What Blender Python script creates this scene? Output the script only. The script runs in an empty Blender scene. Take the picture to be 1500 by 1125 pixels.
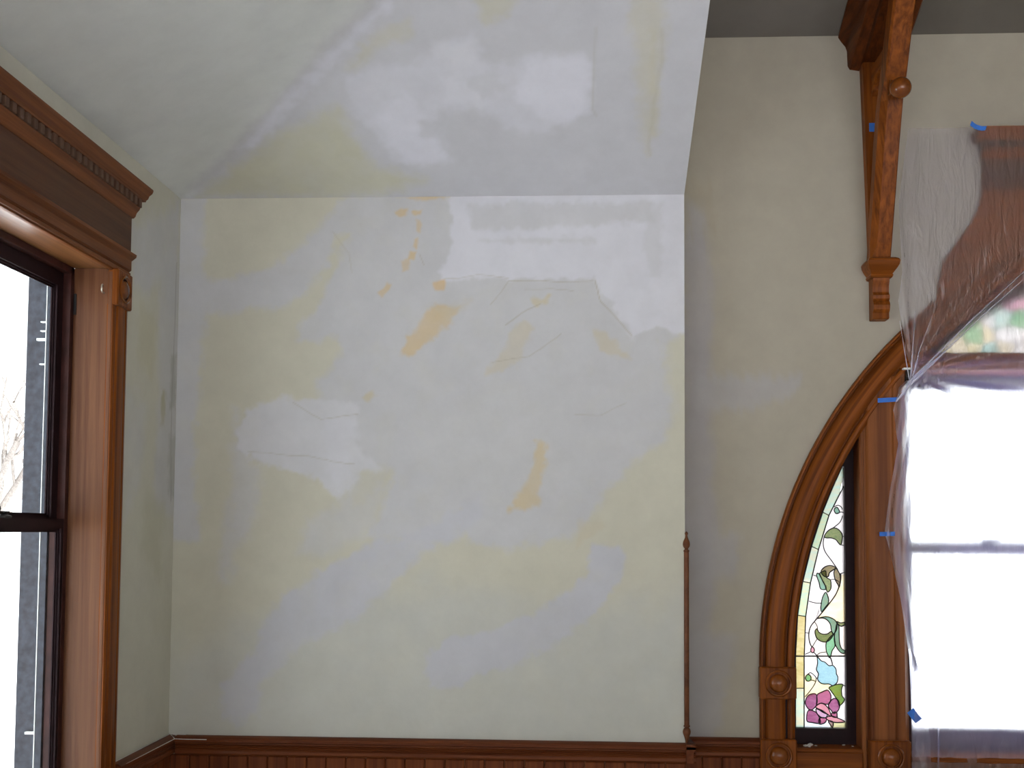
import bpy, bmesh, math, random
import numpy as np
from mathutils import Vector, Matrix

random.seed(7)
rng = np.random.default_rng(7)
S = bpy.context.scene
COL = S.collection

# ------------------------------------------------------------------ camera, world, light, exposure
EYE = 1.6
F_PX, CX, CY = 1657.06, 750.0, 681.97
YAW, PITCH, ROLL = -0.0523, 0.0564, 0.0065


def cam_axes():
    c, s = math.cos(YAW), math.sin(YAW)
    cp, sp = math.cos(PITCH), math.sin(PITCH)
    f = Vector((s * cp, c * cp, sp))
    r = Vector((c, -s, 0))
    u = r.cross(f)
    cr, sr = math.cos(ROLL), math.sin(ROLL)
    return r * cr + u * sr, u * cr - r * sr, f


AR, AU, AF = cam_axes()
cam_d = bpy.data.cameras.new('camera')
cam = bpy.data.objects.new('camera', cam_d)
COL.objects.link(cam)
cam.matrix_world = Matrix(((AR.x, AU.x, -AF.x, 0), (AR.y, AU.y, -AF.y, 0), (AR.z, AU.z, -AF.z, EYE), (0, 0, 0, 1)))
cam_d.sensor_width = 36
cam_d.lens = F_PX / 1500 * 36
cam_d.shift_y = (CY - 562.5) / 1500
cam_d.clip_start = 0.05
S.camera = cam

W = bpy.data.worlds.new('overcast_sky')
S.world = W
W.use_nodes = True
bg = W.node_tree.nodes['Background']
bg.inputs[0].default_value = (0.955, 0.955, 1.0, 1)
bg.inputs[1].default_value = 3.0
sun_d = bpy.data.lights.new('winter_sun', 'SUN')       # behind the house: lights the snow, not the room
sun_d.energy = 19.0
sun_d.angle = 0.02
sun_d.color = (1.0, 0.97, 0.98)
sun = bpy.data.objects.new('winter_sun', sun_d)
sun.rotation_euler = (0, math.radians(27), 0)
COL.objects.link(sun)

S.view_settings.view_transform = 'Standard'
S.view_settings.look = 'None'
S.view_settings.gamma = 1
S.view_settings.use_curve_mapping = False
S.view_settings.exposure = -0.10

# room dimensions (metres)
D, DR = 4.300, 4.428            # plaster wall, alcove wall
XL, XR = -1.5326, 0.4292        # window wall, outer corner of plaster wall
H = 2.886                       # springing of the sloped ceiling
RAIL = 0.81
KB, KL = 0.458, 0.427           # ceiling pitches
ZA, KA = 3.556, 0.45            # alcove wall top, its ceiling pitch
XRW, YF = 4.63, -3.0            # far right wall, wall behind the camera
ZT = 4.30
ACX, ACZ, ARO = 2.527, 1.084, 1.803   # arch centre and outer radius of its casing
ARI = 1.672
LW0, LW1, LWZ0, LWZ1 = 2.46, 3.63, 0.42, 2.455   # window opening in the left wall


def portal(name, loc, rot, sx, sy):
    l = bpy.data.lights.new(name, 'AREA')
    l.shape = 'RECTANGLE'
    l.size, l.size_y = sx, sy
    o = bpy.data.objects.new(name, l)
    o.location = loc
    o.rotation_euler = rot
    COL.objects.link(o)
    l.cycles.is_portal = True
    return o


HP = math.pi / 2
portal('daylight_portal', (XL - 0.3, (LW0 + LW1) / 2, (LWZ0 + LWZ1) / 2), (0, -HP, 0), 2.4, 1.5)
portal('daylight_portal', (XL - 0.3, 0.55, 1.45), (0, -HP, 0), 2.4, 1.5)
portal('daylight_portal', (ACX, DR + 0.35, 1.75), (-HP, 0, 0), 3.7, 2.6)
portal('daylight_portal', (1.55, YF - 0.3, 1.7), (HP, 0, 0), 6.0, 3.2)


# ------------------------------------------------------------------ helpers
def ray(px, py):
    return AF + AR * ((px - CX) / F_PX) - AU * ((py - CY) / F_PX)


def at_y(px, py, y):
    d = ray(px, py)
    return Vector((0, 0, EYE)) + d * (y / d.y)


def at_x(px, py, x):
    d = ray(px, py)
    return Vector((0, 0, EYE)) + d * (x / d.x)


def at_slope(px, py):
    d = ray(px, py)
    t = (H + KB * D - EYE) / (d.z + KB * d.y)
    return Vector((0, 0, EYE)) + d * t


def tag(o, label=None, cat=None, group=None, kind=None):
    if label: o['label'] = label
    if cat: o['category'] = cat
    if group: o['group'] = group
    if kind: o['kind'] = kind
    return o


def attach(o, parent):
    if parent is not None:
        o.parent = parent
        if parent.type == 'EMPTY':
            o.location = o.location - parent.location
    return o


def empty(name, loc):
    o = bpy.data.objects.new(name, None)
    o.empty_display_size = 0.1
    o.location = loc
    COL.objects.link(o)
    return o


def from_me(name, me, mat, parent=None, loc=(0, 0, 0)):
    o = bpy.data.objects.new(name, me)
    if mat is not None and not me.materials:
        me.materials.append(mat)
    COL.objects.link(o)
    o.location = loc
    return attach(o, parent)


def mk(name, verts, faces, mat, parent=None, smooth=False, uvs=None, loc=(0, 0, 0)):
    me = bpy.data.meshes.new(name)
    me.from_pydata([tuple(v) for v in verts], [], [tuple(f) for f in faces])
    if uvs is not None:
        ul = me.uv_layers.new(name='UVMap')
        for p in me.polygons:
            for li in p.loop_indices:
                ul.data[li].uv = uvs[me.loops[li].vertex_index]
    bm = bmesh.new(); bm.from_mesh(me)
    bmesh.ops.recalc_face_normals(bm, faces=bm.faces)
    bm.to_mesh(me); bm.free()
    if smooth is True:
        me.polygons.foreach_set('use_smooth', [True] * len(me.polygons))
    elif smooth:
        me.polygons.foreach_set('use_smooth', [True] * len(me.polygons))
        me.set_sharp_from_angle(angle=math.radians(smooth))
    return from_me(name, me, mat, parent, loc)


def box_me(name, sx, sy, sz, bev=0.002):
    bm = bmesh.new()
    bmesh.ops.create_cube(bm, size=1)
    bmesh.ops.scale(bm, vec=(sx, sy, sz), verts=bm.verts)
    if bev > 0:
        bmesh.ops.bevel(bm, geom=list(bm.edges), offset=min(bev, 0.3 * min(sx, sy, sz)), segments=1, affect='EDGES')
    me = bpy.data.meshes.new(name)
    bm.to_mesh(me); bm.free()
    return me


def box(name, x0, x1, y0, y1, z0, z1, mat, parent=None, bev=0.002):
    me = box_me(name, abs(x1 - x0), abs(y1 - y0), abs(z1 - z0), bev)
    return from_me(name, me, mat, parent, ((x0 + x1) / 2, (y0 + y1) / 2, (z0 + z1) / 2)) if parent is None or parent.type == 'EMPTY' else \
        sub_at(name, me, mat, parent, Vector(((x0 + x1) / 2, (y0 + y1) / 2, (z0 + z1) / 2)))


def world_loc(o):
    l = Vector(o.location)
    while o.parent is not None:
        o = o.parent
        l = l + Vector(o.location)
    return l


def sub_at(name, me, mat, parent, loc):
    o = bpy.data.objects.new(name, me)
    if not me.materials: me.materials.append(mat)
    COL.objects.link(o)
    o.parent = parent
    o.location = Vector(loc) - world_loc(parent)
    return o


def mk_sub(name, verts, faces, mat, parent, smooth=False, uvs=None):
    o = mk(name, verts, faces, mat, None, smooth, uvs)
    o.parent = parent
    o.location = -world_loc(parent)
    return o


def extrude(name, prof, a0, a1, fn, mat, parent=None, smooth=35, closed=True):
    """prof: list of (p,q); fn(p,q,a)->xyz; capped prism along a."""
    n = len(prof)
    v = [fn(p, q, a0) for p, q in prof] + [fn(p, q, a1) for p, q in prof]
    f = [(i, (i + 1) % n, n + (i + 1) % n, n + i) for i in range(n)]
    f += [tuple(range(n)), tuple(range(n, 2 * n))]
    o = mk(name, v, f, mat, None, smooth)
    if parent is not None:
        o.parent = parent
        o.location = -world_loc(parent)
    return o


def lathe(name, prof, base, axis, mat, parent=None, n=24):
    """prof: list of (r,h) along axis from base."""
    ax = Vector(axis).normalized()
    t = Vector((0, 0, 1)) if abs(ax.z) < 0.9 else Vector((1, 0, 0))
    e1 = ax.cross(t).normalized(); e2 = ax.cross(e1)
    base = Vector(base)
    v, f = [], []
    for r, h in prof:
        for i in range(n):
            a = 2 * math.pi * i / n
            v.append(base + ax * h + (e1 * math.cos(a) + e2 * math.sin(a)) * max(r, 1e-5))
    for k in range(len(prof) - 1):
        for i in range(n):
            j = (i + 1) % n
            f.append((k * n + i, k * n + j, (k + 1) * n + j, (k + 1) * n + i))
    f.append(tuple(range(n))); f.append(tuple((len(prof) - 1) * n + i for i in range(n)))
    o = mk(name, v, f, mat, None, 40)
    if parent is not None:
        o.parent = parent
        o.location = -world_loc(parent)
    return o


def prism_y(name, pts, y0, y1, mat, parent=None, smooth=False):
    """pts (x,z) outline, extruded from y0 to y1."""
    n = len(pts)
    v = [(x, y0, z) for x, z in pts] + [(x, y1, z) for x, z in pts]
    f = [(i, (i + 1) % n, n + (i + 1) % n, n + i) for i in range(n)] + [tuple(range(n)), tuple(range(n, 2 * n))]
    o = mk(name, v, f, mat, None, smooth)
    if parent is not None:
        o.parent = parent
        o.location = -world_loc(parent)
    return o


def tube_geo(pts, r, n=6, closed=False):
    pts = [Vector(p) for p in pts]
    v, f = [], []
    m = len(pts)
    for i, p in enumerate(pts):
        a = pts[(i - 1) % m] if closed or i > 0 else p
        b = pts[(i + 1) % m] if closed or i < m - 1 else p
        d = (b - a).normalized() if (b - a).length > 1e-9 else Vector((0, 0, 1))
        t = Vector((0, 1, 0)) if abs(d.y) < 0.9 else Vector((1, 0, 0))
        e1 = d.cross(t).normalized(); e2 = d.cross(e1)
        for k in range(n):
            an = 2 * math.pi * k / n
            v.append(p + (e1 * math.cos(an) + e2 * math.sin(an)) * r)
    for i in range(m if closed else m - 1):
        j = (i + 1) % m
        for k in range(n):
            l = (k + 1) % n
            f.append((i * n + k, i * n + l, j * n + l, j * n + k))
    return v, f


def smooth_poly(pts, it=2, closed=True):
    """Chaikin corner cutting."""
    for _ in range(it):
        out = []
        n = len(pts)
        if not closed: out.append(pts[0])
        for i in range(n if closed else n - 1):
            a, b = pts[i], pts[(i + 1) % n]
            out.append((a[0] * .75 + b[0] * .25, a[1] * .75 + b[1] * .25))
            out.append((a[0] * .25 + b[0] * .75, a[1] * .25 + b[1] * .75))
        if not closed: out.append(pts[-1])
        pts = out
    return pts


def curve_through(pts, k=4, closed=True):
    n = len(pts); out = []
    g = (lambda i: pts[i % n]) if closed else (lambda i: pts[min(max(i, 0), n - 1)])
    for i in range(n if closed else n - 1):
        p0, p1, p2, p3 = g(i - 1), g(i), g(i + 1), g(i + 2)
        for j in range(k):
            t = j / k
            out.append(tuple(.5 * (2 * b + (c - a) * t + (2 * a - 5 * b + 4 * c - d) * t * t + (3 * b - a - 3 * c + d) * t ** 3) for a, b, c, d in zip(p0, p1, p2, p3)))
    if not closed: out.append(tuple(pts[-1]))
    return out


# ------------------------------------------------------------------ materials
def new_mat(name):
    m = bpy.data.materials.new(name)
    m.use_nodes = True
    return m, m.node_tree.nodes, m.node_tree.links, m.node_tree.nodes['Principled BSDF']


def wood(name, dark, light, axis='z', rough=0.42, scale=1.0, coat=0.03, uv=False):
    m, N, L, b = new_mat(name)
    tc = N.new('ShaderNodeTexCoord')
    oi = N.new('ShaderNodeObjectInfo')
    mp = N.new('ShaderNodeMapping')
    sc = {'x': (1.6, 55, 55), 'y': (55, 1.6, 55), 'z': (55, 55, 1.6), 'n': (14, 14, 14)}[axis]
    if uv: sc = (1.6, 55, 1)
    mp.inputs['Scale'].default_value = [s * scale for s in sc]
    L.new(tc.outputs['UV' if uv else 'Object'], mp.inputs['Vector'])
    ad = N.new('ShaderNodeVectorMath'); ad.operation = 'MULTIPLY_ADD'
    cb = N.new('ShaderNodeCombineXYZ')
    for k in range(3): L.new(oi.outputs['Random'], cb.inputs[k])
    ad.inputs[1].default_value = (17, 23, 31)
    L.new(cb.outputs[0], ad.inputs[0]); L.new(mp.outputs[0], ad.inputs[2])
    nz = N.new('ShaderNodeTexNoise'); nz.inputs['Scale'].default_value = 1.0
    nz.inputs['Detail'].default_value = 6; nz.inputs['Roughness'].default_value = 0.62
    nz.inputs['Distortion'].default_value = 0.35
    L.new(ad.outputs[0], nz.inputs['Vector'])
    cr = N.new('ShaderNodeValToRGB')
    cr.color_ramp.elements[0].position = 0.32; cr.color_ramp.elements[0].color = (*dark, 1)
    cr.color_ramp.elements[1].position = 0.68; cr.color_ramp.elements[1].color = (*light, 1)
    L.new(nz.outputs['Fac'], cr.inputs[0])
    L.new(cr.outputs[0], b.inputs['Base Color'])
    bp = N.new('ShaderNodeBump'); bp.inputs['Strength'].default_value = 0.12; bp.inputs['Distance'].default_value = 0.002
    L.new(nz.outputs['Fac'], bp.inputs['Height']); L.new(bp.outputs[0], b.inputs['Normal'])
    b.inputs['Roughness'].default_value = rough
    b.inputs['Coat Weight'].default_value = coat
    b.inputs['Coat Roughness'].default_value = 0.2
    b.inputs['Specular IOR Level'].default_value = 0.11
    return m


def plain(name, col, rough=0.6, metal=0.0, noise=0.0, nscale=30, bump=0.0, spec=0.5):
    m, N, L, b = new_mat(name)
    b.inputs['Base Color'].default_value = (*col, 1)
    b.inputs['Roughness'].default_value = rough
    b.inputs['Metallic'].default_value = metal
    b.inputs['Specular IOR Level'].default_value = spec
    if noise or bump:
        tc = N.new('ShaderNodeTexCoord')
        nz = N.new('ShaderNodeTexNoise'); nz.inputs['Scale'].default_value = nscale; nz.inputs['Detail'].default_value = 5
        L.new(tc.outputs['Object'], nz.inputs['Vector'])
        cr = N.new('ShaderNodeValToRGB')
        cr.color_ramp.elements[0].position = .3; cr.color_ramp.elements[1].position = .7
        cr.color_ramp.elements[0].color = (*[c * (1 - noise) for c in col], 1)
        cr.color_ramp.elements[1].color = (*[min(1, c * (1 + noise)) for c in col], 1)
        L.new(nz.outputs['Fac'], cr.inputs[0]); L.new(cr.outputs[0], b.inputs['Base Color'])
        if bump:
            bp = N.new('ShaderNodeBump'); bp.inputs['Strength'].default_value = bump; bp.inputs['Distance'].default_value = .003
            L.new(nz.outputs['Fac'], bp.inputs['Height']); L.new(bp.outputs[0], b.inputs['Normal'])
    return m


def plaster_mat():
    m, N, L, b = new_mat('patched_plaster')
    at = N.new('ShaderNodeAttribute'); at.attribute_name = 'paint'
    tc = N.new('ShaderNodeTexCoord')
    n1 = N.new('ShaderNodeTexNoise'); n1.inputs['Scale'].default_value = 9; n1.inputs['Detail'].default_value = 7
    n1.inputs['Roughness'].default_value = .65
    L.new(tc.outputs['Object'], n1.inputs['Vector'])
    mr = N.new('ShaderNodeMapRange')
    mr.inputs['From Min'].default_value = .3; mr.inputs['From Max'].default_value = .7
    mr.inputs['To Min'].default_value = .955; mr.inputs['To Max'].default_value = 1.04
    L.new(n1.outputs['Fac'], mr.inputs['Value'])
    mx = N.new('ShaderNodeVectorMath'); mx.operation = 'SCALE'
    L.new(at.outputs['Color'], mx.inputs[0]); L.new(mr.outputs[0], mx.inputs['Scale'])
    L.new(mx.outputs[0], b.inputs['Base Color'])
    n2 = N.new('ShaderNodeTexNoise'); n2.inputs['Scale'].default_value = 45; n2.inputs['Detail'].default_value = 6
    L.new(tc.outputs['Object'], n2.inputs['Vector'])
    bp = N.new('ShaderNodeBump'); bp.inputs['Strength'].default_value = .10; bp.inputs['Distance'].default_value = .004
    L.new(n2.outputs['Fac'], bp.inputs['Height']); L.new(bp.outputs[0], b.inputs['Normal'])
    b.inputs['Roughness'].default_value = .8
    b.inputs['Specular IOR Level'].default_value = .2
    return m


def stained(name, col, col2, scale=18):
    """coloured opalescent glass: filters daylight and scatters some of it."""
    m, N, L, b = new_mat(name)
    K_ = (2.2 if name.startswith('border') else 2.9) if max(col) < .15 else .95
    col, col2 = [min(1, c * K_) ** .5 for c in col], [min(1, c * K_) ** .5 for c in col2]     # light crosses two faces of each piece
    N.remove(b)
    out = N['Material Output']
    tc = N.new('ShaderNodeTexCoord')
    mp = N.new('ShaderNodeMapping'); mp.inputs['Scale'].default_value = (1, 1, 2.6); mp.inputs['Rotation'].default_value = (0, .5, 0)
    nz = N.new('ShaderNodeTexNoise'); nz.inputs['Scale'].default_value = scale; nz.inputs['Detail'].default_value = 4
    nz.inputs['Distortion'].default_value = 1.2
    L.new(tc.outputs['Object'], mp.inputs[0]); L.new(mp.outputs[0], nz.inputs['Vector'])
    cr = N.new('ShaderNodeValToRGB')
    cr.color_ramp.elements[0].position = .36; cr.color_ramp.elements[0].color = (*col, 1)
    cr.color_ramp.elements[1].position = .64; cr.color_ramp.elements[1].color = (*col2, 1)
    L.new(nz.outputs['Fac'], cr.inputs[0])
    tr = N.new('ShaderNodeBsdfTransparent'); tl = N.new('ShaderNodeBsdfTranslucent')
    gl = N.new('ShaderNodeBsdfGlossy'); gl.inputs['Roughness'].default_value = .15
    L.new(cr.outputs[0], tr.inputs[0]); L.new(cr.outputs[0], tl.inputs[0])
    m1 = N.new('ShaderNodeMixShader'); m1.inputs[0].default_value = .45
    m2 = N.new('ShaderNodeMixShader'); m2.inputs[0].default_value = .04
    L.new(tr.outputs[0], m1.inputs[1]); L.new(tl.outputs[0], m1.inputs[2])
    L.new(m1.outputs[0], m2.inputs[1]); L.new(gl.outputs[0], m2.inputs[2])
    L.new(m2.outputs[0], out.inputs[0])
    return m


def pane_mat():
    m, N, L, b = new_mat('window_glass')
    N.remove(b)
    tr = N.new('ShaderNodeBsdfTransparent'); tr.inputs[0].default_value = (.95, .98, .97, 1)
    gl = N.new('ShaderNodeBsdfGlossy'); gl.inputs['Roughness'].default_value = .03
    mx = N.new('ShaderNodeMixShader'); mx.inputs[0].default_value = .05
    L.new(tr.outputs[0], mx.inputs[1]); L.new(gl.outputs[0], mx.inputs[2])
    L.new(mx.outputs[0], N['Material Output'].inputs[0])
    return m


def film_mat():
    m, N, L, b = new_mat('clear_plastic_film')
    N.remove(b)
    tr = N.new('ShaderNodeBsdfTransparent'); tr.inputs[0].default_value = (.97, .97, .98, 1)
    rf = N.new('ShaderNodeBsdfRefraction'); rf.inputs['Color'].default_value = (.96, .95, .98, 1)
    rf.inputs['IOR'].default_value = 1.15; rf.inputs['Roughness'].default_value = .70
    df = N.new('ShaderNodeBsdfDiffuse'); df.inputs[0].default_value = (.75, .74, .78, 1)
    tl = N.new('ShaderNodeBsdfTranslucent'); tl.inputs[0].default_value = (.48, .48, 1.0, 1)
    gl = N.new('ShaderNodeBsdfGlossy'); gl.inputs['Roughness'].default_value = .22
    tc = N.new('ShaderNodeTexCoord')
    mp = N.new('ShaderNodeMapping'); mp.inputs['Scale'].default_value = (34, 5, 7); mp.inputs['Rotation'].default_value = (0, .35, 0)
    nz = N.new('ShaderNodeTexNoise'); nz.inputs['Scale'].default_value = 1.0; nz.inputs['Detail'].default_value = 5; nz.inputs['Distortion'].default_value = .6
    bp = N.new('ShaderNodeBump'); bp.inputs['Strength'].default_value = .55; bp.inputs['Distance'].default_value = .02
    L.new(tc.outputs['Object'], mp.inputs[0]); L.new(mp.outputs[0], nz.inputs['Vector']); L.new(nz.outputs['Fac'], bp.inputs['Height'])
    for b_ in (rf, gl, df): L.new(bp.outputs[0], b_.inputs['Normal'])
    m1 = N.new('ShaderNodeMixShader'); m1.inputs[0].default_value = .90
    L.new(tr.outputs[0], m1.inputs[1]); L.new(rf.outputs[0], m1.inputs[2])
    m2 = N.new('ShaderNodeMixShader'); m2.inputs[0].default_value = .055
    L.new(m1.outputs[0], m2.inputs[1]); L.new(df.outputs[0], m2.inputs[2])
    m3 = N.new('ShaderNodeMixShader'); m3.inputs[0].default_value = .085
    L.new(m2.outputs[0], m3.inputs[1]); L.new(tl.outputs[0], m3.inputs[2])
    m4 = N.new('ShaderNodeMixShader'); m4.inputs[0].default_value = .05
    L.new(m3.outputs[0], m4.inputs[1]); L.new(gl.outputs[0], m4.inputs[2])
    L.new(m4.outputs[0], N['Material Output'].inputs[0])
    return m


DK, LT = (.090, .022, .003), (.262, .072, .009)
WZ = wood('oak_upright', DK, LT, 'z')
WX = wood('oak_lengthwise', DK, LT, 'x')
WY = wood('oak_crosswise', DK, LT, 'y')
WU = wood('oak_swept', DK, LT, uv=True)
WN = wood('oak_turned', DK, LT, 'n', rough=.25, coat=.55)
WFIG = wood('oak_figured', (.085, .022, .006), (.28, .095, .026), 'z', scale=.42)
PINE = wood('pine_jamb', (.10, .039, .019), (.172, .076, .036), 'z', coat=.06)
PINEY = wood('pine_head_jamb', (.16, .062, .022), (.27, .115, .040), 'y', rough=.3, coat=.5)
FRZ = wood('walnut_frieze', (.062, .022, .010), (.10, .038, .017), 'y', rough=.5, coat=.15)
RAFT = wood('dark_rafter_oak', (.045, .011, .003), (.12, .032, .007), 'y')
WYD = wood('oak_dim_crosswise', (.09, .026, .008), (.20, .066, .019), 'y')
WAIN = wood('wainscot_oak', (.07, .016, .005), (.19, .052, .015), 'z', rough=.5)
WAINX = wood('wainscot_rail_oak', (.075, .018, .006), (.165, .046, .014), 'x', rough=.42)
WAINY = wood('wainscot_rail_oak_side', (.075, .018, .006), (.165, .046, .014), 'y', rough=.42)
DARK = plain('dark_stained_sash', (.020, .009, .011), .5, noise=.3, nscale=12, spec=.12)
DENT = wood('dusty_dentil_oak', (.085, .045, .028), (.13, .075, .05), 'z', rough=.6)
GAP = plain('dentil_gap_shade', (.022, .009, .006), .7)  # near-black colour put in for the shade between the dentils
DARKR = plain('dark_red_sash', (.05, .017, .014), .45, noise=.35, nscale=18, spec=.2)
BLIND = plain('weathered_dark_frame', (.035, .04, .055), .7, noise=.4, nscale=40, bump=.3)
WHITEP = plain('old_white_paint', (.8, .82, .8), .6, noise=.08)
ALU = plain('aluminium_strip', (.75, .8, .8), .4, metal=.4)
IRON = plain('dark_iron', (.03, .028, .028), .5, metal=.6)
STEEL = plain('bright_steel', (.6, .58, .5), .35, metal=.8)
CAME = plain('lead_came', (.022, .022, .022), .5, metal=.3)
TAPE = plain('blue_masking_tape', (.035, .17, .62), .7, noise=.12, nscale=60, bump=.15)
CRUMB = plain('plaster_crumb', (.7, .69, .66), .9, noise=.1)
SNOW = plain('snow', (.85, .87, .9), .8, noise=.03, nscale=.5)
BARK = plain('bark', (.23, .2, .18), .9, noise=.3)
PLASTER = plaster_mat()
GLASS = pane_mat()
FILM = film_mat()
FOLD = FILM.copy(); FOLD.name = 'bunched_plastic_film'
for n_ in FOLD.node_tree.nodes:
    if n_.type == 'MIX_SHADER' and abs(n_.inputs[0].default_value - .055) < 1e-4: n_.inputs[0].default_value = .40
    if n_.type == 'MIX_SHADER' and abs(n_.inputs[0].default_value - .085) < 1e-4: n_.inputs[0].default_value = .12
FLOORM = plain('pale_bounce_floor', (.72, .70, .64), .9, noise=.08, nscale=6, bump=.2)  # unseen floor, made pale so it throws more light at the ceiling


# ------------------------------------------------------------------ painted plaster surfaces
def vnoise(x, y, scale, seed):
    r = np.random.default_rng(seed)
    tab = r.random((256, 256))
    u, v = x * scale + 500, y * scale + 500
    i, j = np.floor(u).astype(int), np.floor(v).astype(int)
    fu, fv = u - i, v - j
    fu = fu * fu * (3 - 2 * fu); fv = fv * fv * (3 - 2 * fv)
    g = lambda a, b: tab[a % 256, b % 256]
    return (g(i, j) * (1 - fu) + g(i + 1, j) * fu) * (1 - fv) + (g(i, j + 1) * (1 - fu) + g(i + 1, j + 1) * fu) * fv


def fbm(x, y, scale, seed, o=4):
    s, a, t = 0, 1, 0
    for k in range(o):
        s = s + a * (vnoise(x, y, scale * 2 ** k, seed + k) - .5); t += a; a *= .55
    return s / t


def sdf(poly, x, y):
    p = np.array(poly, float)
    d = np.full(x.shape, 1e9); ins = np.zeros(x.shape, bool)
    n = len(p)
    for i in range(n):
        a, b = p[i], p[(i + 1) % n]
        ex, ey = b - a
        wx, wy = x - a[0], y - a[1]
        t = np.clip((wx * ex + wy * ey) / (ex * ex + ey * ey + 1e-12), 0, 1)
        d = np.minimum(d, (wx - ex * t) ** 2 + (wy - ey * t) ** 2)
        c = ((a[1] <= y) != (b[1] <= y))
        with np.errstate(divide='ignore', invalid='ignore'):
            xi = a[0] + (y - a[1]) / (ey if abs(ey) > 1e-12 else 1e-12) * ex
        ins ^= c & (x < xi)
    d = np.sqrt(d)
    return np.where(ins, -d, d)


def linedist(pts, x, y):
    d = np.full(x.shape, 1e9)
    for a, b in zip(pts[:-1], pts[1:]):
        ex, ey = b[0] - a[0], b[1] - a[1]
        t = np.clip(((x - a[0]) * ex + (y - a[1]) * ey) / (ex * ex + ey * ey + 1e-12), 0, 1)
        d = np.minimum(d, (x - a[0] - ex * t) ** 2 + (y - a[1] - ey * t) ** 2)
    return np.sqrt(d)


def paint_layers(x, y, base, layers, seed=1):
    """x,y: plane coordinates. Returns colours and relief height."""
    col = np.tile(np.array(base, float), (len(x), 1))
    h = np.zeros(len(x))
    for li, ly in enumerate(layers):
        kind, pts, c, soft, amt = ly[:5]
        wob = ly[5] if len(ly) > 5 else .02
        thick = ly[6] if len(ly) > 6 else 0
        pts = np.array(pts)
        m = .12
        sel = (x > pts[:, 0].min() - m) & (x < pts[:, 0].max() + m) & (y > pts[:, 1].min() - m) & (y < pts[:, 1].max() + m)
        if not sel.any(): continue
        xs, ys = x[sel], y[sel]
        wx = xs + fbm(xs, ys, 9, seed + li * 7) * wob * 2.4
        wy = ys + fbm(xs, ys, 9, seed + li * 7 + 50) * wob * 2.4
        if kind == 'poly':
            d = sdf(pts, wx, wy) + min(soft, .014) * 1.5 * fbm(xs, ys, 34, seed + li * 3 + 700, 3) * 2
            a = np.clip(.5 - d / (2 * soft), 0, 1)
        else:
            d = linedist(pts, wx, wy)
            a = np.clip(1 - d / soft, 0, 1)
        a = a * a * (3 - 2 * a) * amt
        a = a * (1 + .25 * fbm(xs, ys, 14, seed + li + 99) * 2).clip(0, 1.2)
        a = np.clip(a, 0, 1)
        col[sel] = col[sel] * (1 - a[:, None]) + np.array(c) * a[:, None]
        h[sel] += a * thick
    return col, h


def plaster_mesh(name, verts, faces, cols):
    me = bpy.data.meshes.new(name)
    verts = np.asarray(verts, float)
    me.from_pydata(verts.tolist(), [], faces)
    ca = me.color_attributes.new('paint', 'FLOAT_COLOR', 'POINT')
    c4 = np.ones((len(verts), 4), np.float32); c4[:, :3] = cols
    ca.data.foreach_set('color', c4.ravel())
    me.polygons.foreach_set('use_smooth', [True] * len(me.polygons))
    me.materials.append(PLASTER)
    o = bpy.data.objects.new(name, me)
    COL.objects.link(o)
    o['kind'] = 'structure'
    return o


def grid_faces(nu, nv, off=0):
    """(nu+1)x(nv+1) vertices, u fastest."""
    i = np.arange(nu * nv)
    a = (i // nu) * (nu + 1) + i % nu + off
    return np.stack([a, a + 1, a + nu + 2, a + nu + 1], 1).tolist()


CREAM = (.548, .532, .438)
CREAM2 = (.54, .525, .435)
CREAML = (.515, .518, .475)
GREY = (.525, .525, .535)
LILAC = (.512, .515, .548)
WHITE = (.615, .615, .655)
WHITE2 = (.58, .58, .60)
ORANGE = (.58, .465, .30)
TAN = (.54, .49, .37)
CRACK = (.40, .37, .30)

# --- back wall
def bp(pts):
    return [(at_y(px, py, D).x, at_y(px, py, D).z) for px, py in pts]


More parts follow.
